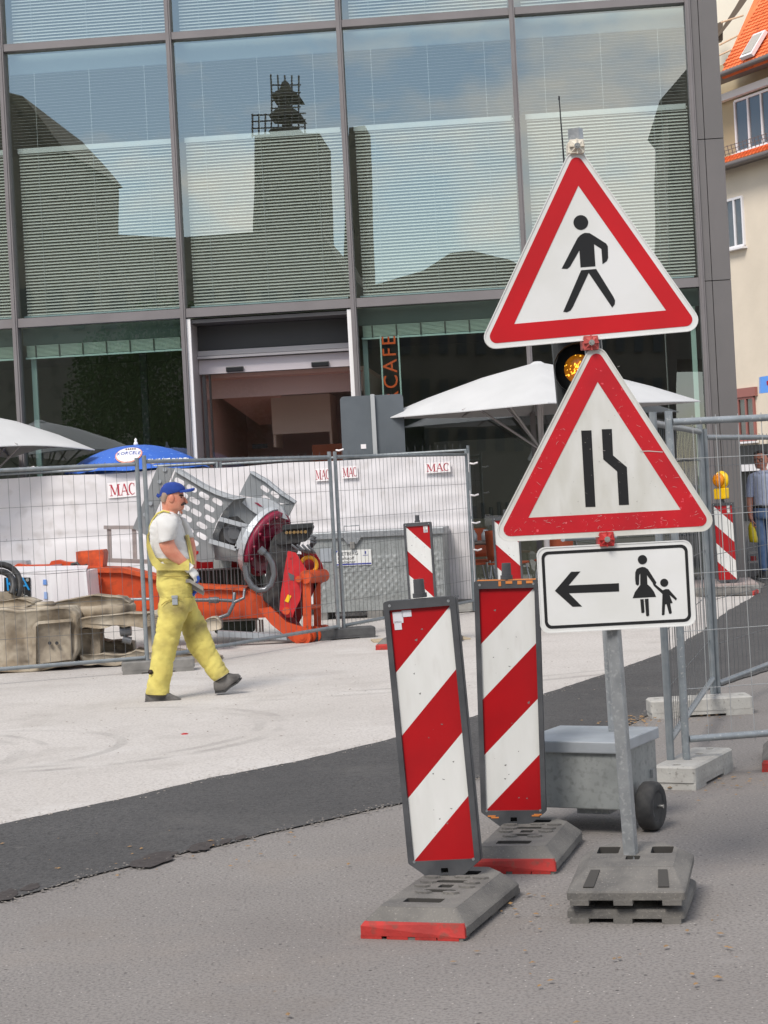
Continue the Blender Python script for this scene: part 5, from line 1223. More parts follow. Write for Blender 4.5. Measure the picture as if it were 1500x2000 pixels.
part('cover_mark', M_maroon, bk, [(1030, 370), (1060, 372), (1105, 408), (1070, 400)], 21.39, .005, c7b)
part('motor_cavity', M_blk, bk, [(800, 500), (880, 490), (960, 560), (940, 640), (860, 770), (700, 720), (720, 640)], 21.43, .03, c7b)
b = MB(); p = at(*c7b(850, 640), 21.36); b.cyl(p + Vector((0, .06, 0)), p, .12, 16); b.cyl(p, p + Vector((0, -.05, .0)), .07, 14); b.build('motor', M_hose, bk)
b = MB()
for q in ([(720, 515), (1000, 590)], [(945, 590), (870, 780)], [(870, 780), (630, 710)]): b.tube([at(*c7b(*q[0]), 21.28), at(*c7b(*q[1]), 21.28)], .034, 4, sm=False)
b.build('guard_frame', M_grey_lt, bk)
# ring gear disc facing down right
dc = at(*c7b(1150, 735), 21.45); ax = Vector((.74, -.42, -.40)).normalized(); q = ax.to_track_quat('Z', 'Y').to_matrix().to_4x4(); Md = Matrix.Translation(dc) @ q
b = MB(); b.lathe([(.385, -.10), (.412, -.10), (.412, -.03), (.385, -.03), (.385, -.10)], 36, Md, sm=False); b.build('drum_rim', M_grey_lt, bk)
b = MB(); b.lathe([(.395, -.03), (.39, .03), (.30, .04), (.29, .02), (.21, .02), (.20, .06), (.0, .06)], 36, Md)
for k in range(14):
    a = 2 * PI * k / 14; b.cyl(Md @ Vector((.345 * math.cos(a), .345 * math.sin(a), .03)), Md @ Vector((.345 * math.cos(a), .345 * math.sin(a), .065)), .020, 8)
b.box((0, .1, .06), (.5, .05, .05), Md); b.build('ring_disc', M_maroon, bk)
part('red_arrow', M_bake_red, bk, [(497, 797), (535, 802), (534, 820), (515, 835), (500, 825)], 21.335, .004, c7b)
b = MB(); b.tube([at(*p, 20.95) for p in ((510, 1075), (522, 1084), (532, 1100), (536, 1122), (530, 1142), (518, 1152), (504, 1153), (492, 1145), (482, 1128), (478, 1105))], .034, 10); b.tube([at(507, 1072, 20.93), at(516, 1080, 20.93)], .045, 10); b.build('big_hose', M_hose, bk)
b = MB()
for k in range(4): b.tube([at(478 + k * 3, 1100, 21.2), at(476 + k * 4, 1120, 21.1), at(486 + k * 6, 1140, 21.15), at(500 + k * 6, 1150, 21.25)], .016, 6)
b.build('black_hoses', M_blk, bk)
b = MB(); b.box(at(440, 1140, 21.9), (.9, .5, .34)); 
gb_ = thing('green_crate', 'dark green ribbed crate lying behind the orange boom', 'crate', at(440, 1160, 21.9))
b.build('crate_body', M_green_box, gb_)
b = MB()
for k in range(17): b.box(at(382 + k * 7, 1136, 21.63), (.012, .03, .30))
b.box(at(440, 1111, 21.63), (.9, .04, .02)); b.build('crate_ribs', M_hose, gb_)
rb = thing('barrier_plank', 'red and white striped barrier plank behind the grey bucket', 'barrier', at(430, 1104, 22.0))
b = MB()
for k, (xa, xb) in enumerate(((372, 417), (417, 452), (452, 500))): b.prism(trace([(xa, 1080), (xb, 1079), (xb, 1110), (xa, 1112)], cI, 22.0), (0, .03, 0), k % 2)
b.build('plank', [M_bake_red, M_bake_white], rb)
dr = thing('green_barrel', 'dark green round tank lying under the orange boom', 'tank', at(470, 1222, 21.6))
b = MB(); b.tube([at(420, 1220, 21.6), at(428, 1220, 21.6), at(490, 1216, 21.6), at(498, 1216, 21.6)], [.09, .12, .12, .09], 16); b.build('tank_body', M_green_box, dr)
b = MB(); b.tube([at(425, 1213, 21.4), at(505, 1209, 21.4)], .014, 6)
for x in (500, 507, 512): b.tube([at(x, 1210, 21.4), at(x + 1, 1234, 21.4)], .012, 6)
b.build('tank_stand', M_ladder, dr)
pr = thing('steel_profile', 'long shiny steel profile lying on the ground behind the fence', 'steel bar', at(490, 1240, 20.9))
b = MB(); b.prism([at(425, 1232, 20.9), at(560, 1240, 20.9), at(560, 1250, 20.9), at(425, 1243, 20.9)], (0, .12, 0)); b.build('profile', M_galv_lid, pr)
ld = thing('trestle_ladder', 'weathered aluminium trestle frame beside the grey cutting wing', 'ladder', at(245, 1105, 21.9))
for p0, p1, r_ in (((203, 1030), (310, 1030), .03), ((206, 1094), (320, 1098), .034)):
    b = MB(); b.tube([at(*p0, 21.9), at(*p1, 21.9)], r_, 4, sm=False); b.build('rail', M_ladder, ld)
for x in (213, 262):
    b = MB(); b.tube([at(x, 1032, 21.92), at(x + 2, 1094, 21.92)], .032, 4, sm=False); b.build('rung', M_ladder, ld)
# white wrapped stack with printed label
pw_ = thing('wrapped_pallet', 'white plastic wrapped stack with black label and blue letters KA in front of the boom', 'pallet', at(85, 1180, 20.2))
b = MB(); b.prism(trace([(-40, 1120), (88, 1122), (168, 1116), (173, 1168), (90, 1186), (-40, 1186)], cI, 20.2), (0, .8, 0)); b.prism([at(-40, 1119, 20.2), at(88, 1121, 20.2), at(168, 1115, 20.2), at(168, 1115, 20.2) + Vector((-.1, .8, .02)), at(-40, 1119, 20.2) + Vector((0, .8, .02))], (0, 0, .012)); b.build('wrapped_stack', M_wrap, pw_)
lb = part('black_label', M_ad_black, pw_, [(8, 1128), (59, 1128), (60, 1174), (8, 1176)], 20.185, .01)
b = MB()
for ch, px, py, sz in (('K', 22, 1142, .20), ('A', 46, 1142, .20)):
    v, f = text_mesh(ch, sz, .004); b.add([(q.x * .95, q.y * 1.0, q.z) for q in v], f, 0, False, Matrix.Translation(at(px, py, 20.178)) @ rotm(0, -math.radians(2)) @ XZ)
b.build('label_letters', M_ad_blue, lb)
b = MB()
for ch, px, py, sz in (('in', 50, 1165, .075), ('®', 53.5, 1133, .045)):
    v, f = text_mesh(ch, sz, .004); b.add(v, f, 0, False, Matrix.Translation(at(px, py, 20.178)) @ XZ)
b.build('label_small_print', M_bake_white, lb)
part('blue_print', mat('faded_blue', S(110, 150, 215), .5), pw_, [(84, 1132), (91, 1132), (92, 1142), (84, 1142)], 20.19, .006)
part('blue_print', mat('faded_blue2', S(150, 175, 220), .5), pw_, [(86, 1156), (92, 1156), (93, 1170), (86, 1170)], 20.19, .006)
# crusted grab
gr = thing('crusted_grab', 'old demolition grab crusted with beige dirt lying behind the left fence', 'machine part', at(110, 1315, 19.3))
def blob(name, outline, Y, dy, m=M_mud, amp=.020, parent=None):
    b = MB(); P = trace(outline, cI, Y); n = len(P)
    c = sum(P, Vector()) / n; rings = []
    for k, (dd, sc_) in enumerate(((0.02, .93), (.0, .975), (.04, 1.0), (dy - .04, 1.0), (dy, .97), (dy + .01, .93))):
        ring = []
        for i in range(n):
            a, bq = P[i], P[(i + 1) % n]; L_ = (bq - a).length; kk = 4
            for q in range(kk):
                p = a.lerp(bq, q / kk); p = c + (p - c) * sc_
                w = mnoise.noise_vector(p * 5.0) * amp + mnoise.noise_vector(p * 14.0) * amp * .8
                ring.append(p + Vector((0, dd, 0)) + w)
        rings.append(ring)
    b.loft(rings, 0); return b.build(name, m, parent or gr)
blob('grab_body', [(-60, 1200), (0, 1192), (60, 1192), (140, 1186), (150, 1200), (150, 1270), (140, 1300), (60, 1314), (-60, 1316)], 19.0, .7)
hp_ = blob('inspection_panel', [(66, 1222), (74, 1216), (138, 1212), (140, 1290), (74, 1298), (66, 1290)], 18.965, .05, M_mud_dk, .006)
b = MB()
for x in (97, 111): b.cyl(at(x, 1256, 18.93), at(x, 1256, 18.96), .018, 10)
b.build('panel_holes', M_blk, hp_)
part('panel_rim', M_mud, gr, [(62, 1226), (68, 1218), (74, 1214), (140, 1209), (140, 1214), (76, 1219), (70, 1224), (70, 1298), (64, 1296)], 18.94, .05)
for nm, (x, y), rx, ry, hh, Y in (('cap_disc', (62, 1190), .30, .12, .05, 19.2), ('cap_disc', (60, 1182), .20, .08, .05, 19.2), ('bearing_disc', (200, 1186), .30, .20, .12, 19.35)):
    c = at(x, y, Y); ring = lambda s_, z: [c + Vector((rx * s_ * math.cos(a), ry * 1.6 * s_ * math.sin(a) + .25, z)) + mnoise.noise_vector(Vector((a * 2, z * 9, x))) * .01 for a in [2 * PI * k / 24 for k in range(24)]]
    b = MB(); b.loft([ring(1.0, -hh), ring(1.02, -.01), ring(.96, .012), ring(.3, .014)], 0); b.build(nm, M_mud, gr)
blob('top_arm', [(100, 1176), (150, 1168), (215, 1166), (240, 1167), (252, 1174), (253, 1192), (240, 1196), (190, 1194), (120, 1188)], 19.5, .4)
blob('upper_jaw', [(150, 1206), (250, 1200), (300, 1196), (310, 1202), (312, 1222), (280, 1226), (230, 1224), (180, 1228), (150, 1224)], 19.1, .45)
blob('lower_jaw', [(155, 1278), (240, 1280), (262, 1272), (330, 1274), (410, 1278), (428, 1284), (430, 1294), (400, 1302), (300, 1300), (220, 1300), (158, 1298)], 19.1, .45)
blob('jaw_spacer', [(180, 1226), (196, 1226), (196, 1280), (180, 1280)], 19.2, .3, M_mud_dk)
blob('jaw_post', [(285, 1224), (300, 1224), (300, 1278), (286, 1278)], 19.2, .2, M_mud)
blob('far_jaw', [(400, 1210), (420, 1208), (432, 1216), (432, 1228), (418, 1234), (400, 1232)], 20.4, .3, M_mud)
b = MB(); c = at(245, 1240, 19.2)
b.cyl(at(235, 1232, 19.2), at(256, 1230, 19.2), .06, 14); b.cyl(at(240, 1248, 19.2), at(256, 1252, 19.2), .04, 12); b.build('jaw_cylinder', M_hose, gr)
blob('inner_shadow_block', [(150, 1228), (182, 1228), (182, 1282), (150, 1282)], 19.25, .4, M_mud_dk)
blob('inner_frame', [(196, 1250), (260, 1256), (262, 1276), (196, 1280)], 19.5, .3, M_mud_dk)
b = MB()
for k in range(6):
    for (x, y, Y) in ((290, 1204 + k * 3.4, 19.07), (322, 1274 + k * 3.6, 19.07)): b.tube([at(x, y, Y), at(x + 18, y - .5, Y)], .010, 5)
b.build('jaw_teeth', M_mud_dk, gr)
blob('left_plate', [(-60, 1172), (0, 1174), (34, 1168), (70, 1176), (40, 1190), (-60, 1196)], 19.3, .5, M_mud)
ty = thing('black_hose_coil', 'thick black hose coil at the left edge above the crusted grab', 'hose', at(0, 1150, 19.6))
b = MB()
for k, rr_ in enumerate((.22, .15)): b.tube([at(-2, 1146, 19.6 - k * .06) + Vector((rr_ * math.cos(a), .04 * math.sin(a * 2), rr_ * math.sin(a) * 1.05)) for a in [-.5 + (PI + 1.0) * q / 16 for q in range(17)]], .034, 10)
b.build('hose_loops', M_blk, ty)
b = MB(); b.prism(trace([(-30, 1158), (36, 1156), (40, 1166), (34, 1170), (-30, 1172)], cI, 19.55), (0, .2, 0)); b.build('hose_clamp', M_mud_dk, ty)
wp = thing('white_sheet_board', 'thin white panel lying on the orange crossbar at the left edge', 'panel', at(20, 1100, 21.6)); b = MB(); b.prism(trace([(-20, 1097), (50, 1096), (52, 1104), (-20, 1106)], cI, 21.6), (0, .3, 0)); b.build('panel_board', M_galv_lid, wp)

# ================================================================== PEOPLE
def ring2(pl, pr, d, Y, conv, n=18, y0=0.0, pw=1.0):
    """closed ring through two picture points, with half depth d"""
    a, c = at(*conv(*pl), Y), at(*conv(*pr), Y); m = (a + c) / 2 + Vector((0, y0, 0)); h_ = (c - a) / 2; out = []
    for k in range(n):
        t_ = 2 * PI * k / n; cx, sx = math.cos(t_), math.sin(t_)
        cx = math.copysign(abs(cx) ** pw, cx); sx = math.copysign(abs(sx) ** pw, sx)
        out.append(m + h_ * cx + Vector((0, -d, 0)) * sx)
    return out
def smooth_rings(R, sub=3):
    """Catmull-Rom between rings so that lofts run smoothly"""
    out = []
    for i in range(len(R) - 1):
        p0, p1, p2, p3 = R[max(i - 1, 0)], R[i], R[i + 1], R[min(i + 2, len(R) - 1)]
        for s_ in range(sub):
            t_ = s_ / sub; out.append([0.5 * ((2 * b) + (c - a) * t_ + (2 * a - 5 * b + 4 * c - d) * t_ * t_ + (3 * b - a - 3 * c + d) * t_ ** 3) for a, b, c, d in zip(p0, p1, p2, p3)])
    out.append(R[-1]); return out
def wrinkle(rings, amp, sx=6, sz=14, seed=0):
    return [[p + (p - sum(r, Vector()) / len(r)).normalized() * amp * (mnoise.noise(Vector((p.x * sx + seed, p.y * sx, p.z * sz))) + .6 * mnoise.noise(Vector((p.x * sx * 2.2, p.y * 9 + seed, p.z * sz * 1.7 + p.x * 8)))) for p in r] for r in rings]
def crease(rings, amp, seed=0, slant=.5):
    """narrow folds: ridged noise pressed into the cloth"""
    out = []
    for r in rings:
        c = sum(r, Vector()) / len(r); q = []
        for p in r:
            v = Vector((p.x * 4 + p.z * slant * 4 + seed, p.y * 5, p.z * 9 + p.x * slant * 10))
            rd = 1 - min(1, abs(mnoise.noise(v)) * 5.5); rd2 = 1 - min(1, abs(mnoise.noise(v * 1.9 + Vector((7, 3, seed)))) * 5.5)
            q.append(p + (p - c).normalized() * (-amp * rd * rd - amp * .6 * rd2 * rd2 + amp * .4))
        out.append(q)
    return out
def hand(b, wrist, d, up, size=.18, curl=.9, mi=0):
    """palm, four unequal bent fingers and a thumb; d points along the hand, up is the back of the hand"""
    d = d.normalized(); sd = d.cross(up).normalized(); up = sd.cross(d).normalized(); s_ = size
    rings = []
    for f, w, th in ((0, .16, .13), (.2, .21, .13), (.42, .23, .11), (.52, .22, .09)):
        c = wrist + d * s_ * f; rings.append([c + sd * s_ * w * math.cos(a) + up * s_ * th * math.sin(a) for a in [2 * PI * k / 10 for k in range(10)]])
    b.loft(rings, mi)
    for k, ln in enumerate((.40, .46, .43, .34)):
        p = wrist + d * s_ * .48 + sd * s_ * (-.155 + k * .105); dd = d.copy(); pts = [p - d * s_ * .08, p]; 
        for j in range(3):
            dd = (Matrix.Rotation(-curl * (.55 + .25 * j), 3, sd) @ dd); p = p + dd * s_ * ln * (.42, .33, .25)[j]; pts.append(p)
        b.tube(pts, [s_ * .058, s_ * .056, s_ * .052, s_ * .046, s_ * .034], 7, mi)
    p = wrist + d * s_ * .16 - sd * s_ * .16; pts = [p]; dd = (d * .75 - sd * .6 - up * .25).normalized()
    for ln in (.16, .16, .13): p = p + dd * s_ * ln; pts.append(p); dd = (dd + d * .35 - up * .3).normalized()
    b.tube(pts, [s_ * .07, s_ * .062, s_ * .055, s_ * .04], 7, mi)
YW = 15.80
wz = cv(240, 920, 4.1667)
def rw(pl, pr, d, y0=0.0, n=36, pw=1.0): return ring2(pl, pr, d, YW, wz, n, y0, pw)
wk = thing('person', 'worker in yellow bib overalls, white T-shirt and blue cap walking right with steel pieces', 'person', at(335, 1372, YW))
# body: head, neck and trunk in one, near arm, far arm
b = MB()
b.loft(smooth_rings([rw((250, 560), (500, 560), .12), rw((270, 400), (455, 400), .13), rw((305, 350), (440, 360), .10), rw((318, 322), (446, 338), .060), rw((320, 300), (458, 322), .062), rw((318, 280), (484, 318), .066), rw((316, 262), (500, 296), .070), rw((314, 244), (502, 268), .075), rw((312, 222), (503, 244), .077), rw((310, 200), (498, 222), .078), rw((308, 176), (496, 198), .078), rw((308, 150), (492, 168), .074), rw((320, 122), (472, 136), .064), rw((350, 102), (440, 110), .04)], 2), 0)
b.tube([at(*wz(498, 214), YW), at(*wz(512, 244), YW), at(*wz(519, 252), YW), at(*wz(500, 262), YW)], [.010, .015, .016, .012], 8)            # nose
b.tube([at(*wz(478, 320), YW), at(*wz(462, 326), YW)], [.028, .03], 8)                                                          # chin
er = at(*wz(404, 222), YW); b.lathe([(.004, -.012), (.020, -.008), (.026, 0), (.018, .008), (.0, .006)], 12, Matrix.Translation(er + Vector((0, -.078, 0))) @ Matrix.Scale(1.5, 4, Vector((0, 0, 1))) @ rotm(PI / 2))
arm = [rw((322, 420), (450, 430), .055, -.185), rw((322, 520), (440, 520), .052, -.20), rw((318, 585), (440, 560), .050, -.205), rw((338, 640), (446, 580), .049, -.205), rw((376, 690), (466, 622), .046, -.195), rw((430, 735), (500, 668), .042, -.18), rw((492, 775), (544, 718), .034, -.165), rw((528, 796), (570, 752), .030, -.16)]
b.loft(smooth_rings(arm, 3), 0)
far = [rw((430, 430), (520, 440), .05, .19), rw((470, 560), (560, 560), .048, .20), rw((500, 680), (580, 660), .045, .18), rw((520, 800), (585, 790), .036, .13), rw((540, 900), (590, 890), .032, .08)]
b.loft(smooth_rings(far, 2), 0)
b.build('body', M_skin, wk, flip=False)
b = MB(); ey = at(*wz(482, 212), YW); b.lathe([(0, -.004), (.008, 0), (0, .004)], 8, Matrix.Translation(ey + Vector((-.004, -.048, 0))) @ rotm(PI / 2)); b.tube([at(*wz(466, 196), YW) + Vector((0, -.062, 0)), at(*wz(496, 198), YW) + Vector((0, -.035, 0))], .006, 6); b.build('eye', M_hair_dk, wk)
b = MB(); b.tube([at(*wz(484, 276), YW) + Vector((0, -.056, 0)), at(*wz(500, 264), YW) + Vector((0, -.03, 0)), at(*wz(508, 264), YW)], [.008, .012, .011], 7); b.build('moustache', M_hair_dk, wk)
b = MB(); b.loft([rw((312, 250), (372, 250), .072), rw((308, 210), (392, 212), .080), rw((306, 176), (430, 186), .082), rw((308, 156), (450, 170), .080)], 0, None, (False, False)); b.build('hair', M_hair, wk, flip=False)
b = MB(); b.loft(smooth_rings([rw((296, 210), (508, 160), .086), rw((298, 190), (508, 140), .090), rw((304, 160), (496, 122), .090), rw((318, 128), (474, 104), .083), rw((345, 102), (440, 92), .060), rw((380, 90), (415, 88), .02)], 3), 0)
brim = []
for k in range(9):
    a = -PI / 2 + PI * k / 8; p = at(*wz(470, 150), YW) + Vector((0.118 * math.cos(a) ** .7 if math.cos(a) > 1e-6 else 0, .082 * math.sin(a), -.006 - .02 * abs(math.sin(a)))); brim.append(p)
b.prism(brim, (0.0, 0, .016)); b.tube([at(*wz(300, 205), YW), at(*wz(284, 196), YW), at(*wz(290, 186), YW)], [.02, .016, .012], 6); b.build('cap', M_cap, wk)
sh = smooth_rings([rw((318, 312), (440, 340), .068), rw((285, 345), (455, 372), .115, pw=.9), rw((252, 395), (468, 410), .178, pw=.85), rw((228, 450), (490, 470), .192, pw=.85), rw((215, 540), (518, 550), .190, pw=.85), rw((222, 640), (545, 640), .186, pw=.85), rw((250, 720), (562, 715), .184, pw=.85), rw((268, 770), (566, 765), .180, pw=.85)], 10)
slv = smooth_rings([rw((318, 350), (440, 360), .05, -.10), rw((298, 385), (462, 392), .068, -.165), rw((300, 440), (470, 450), .076, -.19), rw((308, 500), (462, 500), .076, -.20), rw((316, 575), (446, 548), .074, -.205), rw((322, 572), (440, 548), .060, -.205)], 3)
b = MB(); b.loft(crease(wrinkle(sh, .010, 6, 8), .009, 2, 1.2), 0); b.loft(crease(wrinkle(slv, .006, 8, 10, 3), .006, 4, 1.2), 0, None, (True, False))
b.loft(smooth_rings([rw((440, 370), (500, 390), .06, .14), rw((450, 470), (540, 480), .065, .19), rw((470, 545), (560, 545), .06, .20)], 2), 0); b.build('tshirt', M_shirt, wk, flip=False)
# bib overalls: trunk, legs, back panel, bib, straps
b = MB()
tk = smooth_rings([rw((240, 700), (566, 712), .186, pw=.85), rw((262, 745), (570, 745), .192, pw=.85), rw((282, 830), (572, 830), .192, pw=.85), rw((280, 930), (580, 925), .196, pw=.85), rw((296, 1000), (578, 1000), .196, pw=.85), rw((312, 1060), (578, 1070), .192, pw=.85), rw((320, 1120), (570, 1140), .180, pw=.85)], 10)
b.loft(crease(wrinkle(tk, .008, 6, 8, 5), .008, 5, .6), 0)
near = smooth_rings([rw((312, 1010), (575, 1030), .10, -.09), rw((306, 1090), (552, 1130), .108, -.10), rw((294, 1200), (505, 1230), .104, -.105), rw((274, 1330), (472, 1350), .096, -.11), rw((252, 1460), (442, 1470), .090, -.11), rw((232, 1620), (412, 1630), .088, -.11), rw((212, 1740), (388, 1740), .088, -.11), rw((204, 1800), (386, 1806), .090, -.11)], 10)
b.loft(crease(wrinkle(near, .008, 6, 8, 11), .009, 3, 1.1), 0)
farl = smooth_rings([rw((400, 1040), (582, 1060), .10, .09), rw((424, 1160), (620, 1150), .104, .10), rw((452, 1270), (664, 1240), .100, .11), rw((488, 1370), (706, 1340), .095, .11), rw((540, 1480), (745, 1440), .090, .11), rw((620, 1590), (790, 1540), .084, .11), rw((690, 1680), (830, 1600), .082, .11), rw((728, 1726), (856, 1648), .084, .11)], 10)
b.loft(crease(wrinkle(farl, .008, 6, 8, 17), .009, 9, -1.1), 0)
def strip(pts, wd, th, y0=0.0):
    n = len(pts); rings = []
    for (x, y, nx, ny) in pts:
        p = at(*wz(x, y), YW) + Vector((0, y0, 0)); q = at(*wz(x + nx * 4, y + ny * 4), YW) + Vector((0, y0, 0)); o_ = (q - p).normalized() * th
        rings.append([p + Vector((0, -wd / 2, 0)), p + Vector((0, wd / 2, 0)), p + o_ + Vector((0, wd / 2, 0)), p + o_ + Vector((0, -wd / 2, 0))])
    b.loft(rings, 0, sm=False)
strip([(238, 480, -1, 0), (222, 520, -1, 0), (226, 600, -1, 0), (236, 700, -1, 0), (262, 770, -1, 0)], .20, .012)
strip([(514, 520, 1, 0), (534, 600, 1, 0), (552, 690, 1, 0), (566, 760, 1, 0)], .20, .012)
# side of the back panel curving forward over the shirt
for yy in (-.196, .196):
    side = [(222, 505), (238, 560), (258, 620), (290, 692), (335, 742), (392, 756), (480, 756), (548, 712), (560, 730), (560, 800), (300, 800), (258, 745), (232, 680), (216, 600)]
    b.prism([at(*wz(*p), YW) + Vector((0, yy, 0)) for p in side], (0, -.010 if yy < 0 else .010, 0))
for yy in (-.09, .09):
    b.tube([at(*wz(x, y), YW) + Vector((0, yy * f, 0)) for x, y, f in ((226, 520, 1), (230, 450, 1), (252, 395, 1), (290, 345, 1), (340, 322, 1.0), (390, 335, 1.0))], .009, 5)
b.build('overalls', M_overall, wk, flip=False)
b = MB()
b.tube([at(*wz(x, y), YW) + Vector((0, -.199, 0)) for x, y in ((300, 842), (380, 848), (470, 848), (556, 838))], .0035, 5)
b.tube([at(*wz(x, y), YW) + Vector((0, -.204, 0)) for x, y in ((336, 1080), (372, 1050), (440, 1032), (500, 1030))], .004, 5)
b.build('seam', mat('seam_ochre', S(150, 132, 64), .9), wk)
b = MB(); p = at(*wz(445, 1040), YW) + Vector((0, -.205, 0)); b.box(p, (.045, .012, .075), bev=.004); b.box(p + Vector((0, -.004, .03)), (.05, .014, .02)); b.build('pocket_tool', M_galv_lid, wk)
b = MB(); p = at(*wz(250, 1618), YW) + Vector((-.002, -.19, 0)); b.lathe([(.022, 0), (0, .004)], 10, Matrix.Translation(p) @ rotm(PI / 2)); b.build('knee_hole', M_hair_dk, wk)
def shoe(pts_top, pts_sole, y0, name='shoe'):
    b = MB(); w = .048
    P = [at(*wz(*p), YW) + Vector((0, y0, 0)) for p in pts_top]; cc = sum(P, Vector()) / len(P); rings = []
    for dy, s_ in ((-w, .80), (-w * .85, .95), (-w * .4, 1.0), (w * .4, 1.0), (w * .85, .95), (w, .80)): rings.append([cc + (p - cc) * s_ + Vector((0, dy, 0)) for p in P])
    b.loft(rings, 0)
    for f in (.42, .54, .66):
        a_ = P[0].lerp(P[7], f) if len(P) > 7 else P[0]
        b.tube([a_ + Vector((0, -.03, .02)), a_ + Vector((0, .03, .02))], .006, 5)
    o = b.build(name, M_shoe, wk)
    b = MB(); b.prism([at(*wz(*p), YW) + Vector((0, y0 - w * 1.02, 0)) for p in pts_sole], (0, w * 2.04, 0)); b.build('sole', M_sole, o)
shoe([(205, 1780), (300, 1778), (380, 1790), (420, 1812), (470, 1832), (492, 1850), (492, 1868), (205, 1872), (196, 1850), (200, 1815)], [(196, 1858), (300, 1872), (494, 1860), (496, 1872), (470, 1882), (300, 1884), (270, 1890), (205, 1890)], -.11)
shoe([(728, 1730), (800, 1690), (850, 1655), (890, 1662), (930, 1660), (950, 1678), (948, 1706), (880, 1748), (820, 1800), (745, 1812), (732, 1780)], [(742, 1806), (820, 1795), (860, 1760), (930, 1722), (956, 1690), (958, 1706), (930, 1736), (870, 1772), (830, 1808), (745, 1818)], .11)
b = MB(); wr = at(*wz(556, 785), YW) + Vector((0, -.16, 0)); b.tube([at(*wz(536, 768), YW) + Vector((0, -.16, 0)), wr + Vector((.012, 0, -.012))], [.040, .042], 10)
hand(b, wr, at(*wz(620, 860), YW) - at(*wz(556, 780), YW) + Vector((0, .01, 0)), Vector((.7, -.6, .35)), .175, .75); b.build('glove', M_glove, wk)
b = MB(); b.tube([at(*wz(x, y), YW) + Vector((0, -.13, 0)) for x, y in ((560, 818), (600, 840), (618, 872), (606, 905))], [.020, .028, .026, .016], 8)
hand(b, at(*wz(560, 930), YW) + Vector((0, .02, 0)), Vector((.3, -.5, -.6)), Vector((.6, .6, 0)), .16, .9); b.build('glove', M_glove_blue, wk, label='blue palm of the glove')
tl = thing('steel_pieces', 'two grey steel formwork pieces held in the gloved hands of the worker', 'tool', at(*wz(570, 920), YW))
b = MB()
for pts, y0 in (([(480, 880), (560, 870), (668, 940), (666, 966), (560, 900), (480, 900)], -.16), ([(464, 908), (570, 912), (668, 972), (664, 1006), (560, 950), (470, 935)], -.10), ([(556, 850), (600, 850), (606, 900), (556, 900)], -.12)):
    b.prism([at(*wz(*p), YW) + Vector((0, y0, 0)) for p in pts], (0, .06, 0))
b.build('steel_bars', M_tool, tl)

# man in the light shirt at the right edge
YM = 28.6
mz = cv(1360, 860, 6.25)
def rm(pl, pr, d, y0=0.0, n=16, pw=1.0): return ring2(pl, pr, d, YM, mz, n, y0, pw)
mn = thing('person', 'man with glasses in light blue short-sleeved shirt and jeans walking at the right edge', 'person', at(1488, 1128, YM))
b = MB()
b.loft(smooth_rings([rm((740, 480), (900, 480), .10), rm((765, 400), (872, 400), .07), rm((775, 350), (862, 345), .055), rm((730, 345), (855, 330), .066), rm((716, 310), (866, 300), .082), rm((708, 270), (870, 262), .090), rm((704, 225), (868, 220), .094), rm((706, 180), (866, 176), .092), rm((720, 150), (856, 145), .080), rm((750, 130), (830, 128), .05)], 2), 0)
b.tube([at(*mz(738, 232), YM) + Vector((0, -.088, 0)), at(*mz(733, 262), YM) + Vector((0, -.108, 0)), at(*mz(738, 274), YM) + Vector((0, -.085, 0))], [.010, .018, .012], 8)
er = at(*mz(858, 240), YM); b.lathe([(.004, -.012), (.018, -.008), (.024, 0), (.016, .008), (0, .006)], 10, Matrix.Translation(er + Vector((.006, -.02, 0))) @ Matrix.Scale(1.5, 4, Vector((0, 0, 1))) @ rotm(0, PI / 2))
L1 = smooth_rings([rm((612, 560), (690, 560), .055, 0), rm((606, 690), (692, 690), .052, 0), rm((604, 760), (686, 770), .048, -.02), rm((610, 850), (678, 860), .042, -.05), rm((624, 930), (680, 935), .032, -.08), rm((630, 965), (682, 970), .032, -.09)], 2)
b.loft(L1, 0)
mirr = lambda p: Vector((2 * at(*mz(820, 500), YM).x - p.x, p.y, p.z))
b.loft([[mirr(p) + Vector((0, .1 * (1 if False else .5), 0)) for p in r] for r in L1], 0)
wr = at(*mz(656, 962), YM) + Vector((0, -.09, 0)); hand(b, wr, Vector((.10, -.12, -1)), Vector((-1, -.2, 0)), .17, .65)
hand(b, mirr(wr), Vector((-.1, .05, -1)), Vector((1, -.2, 0)), .17, .65); b.build('body', M_skin, mn, flip=False)
b = MB(); b.loft(smooth_rings([rm((702, 196), (880, 215), .088, .022), rm((700, 168), (884, 170), .100, .012), rm((716, 140), (872, 138), .090, .008), rm((755, 122), (830, 122), .05)], 2), 0); b.build('hair', M_hair_dk, mn, flip=False)
b = MB(); yg = -.10
for x in (722, 776): b.tube([at(*mz(x + 26 * math.cos(a), 240 + 16 * math.sin(a)), YM) + Vector((0, yg, 0)) for a in [2 * PI * k / 12 for k in range(12)]], .006, 5, closed=True)
b.tube([at(*mz(800, 236), YM) + Vector((0, yg, 0)), at(*mz(868, 232), YM) + Vector((0, -.01, 0))], .006, 5); b.build('glasses', M_black, mn)
b = MB(); b.tube([at(*mz(726, 306), YM) + Vector((0, -.090, 0)), at(*mz(752, 302), YM) + Vector((0, -.10, 0)), at(*mz(778, 304), YM) + Vector((0, -.088, 0))], .006, 5); b.build('mouth', mat('lips', S(160, 84, 76), .6), mn)
ts = smooth_rings([rm((758, 372), (878, 362), .075), rm((690, 398), (950, 398), .12, pw=.9), rm((655, 430), (985, 430), .15, pw=.9), rm((668, 520), (972, 520), .155, pw=.9), rm((684, 650), (950, 650), .15, pw=.9), rm((694, 760), (938, 760), .145, pw=.9), rm((698, 812), (936, 812), .145, pw=.9)], 3)
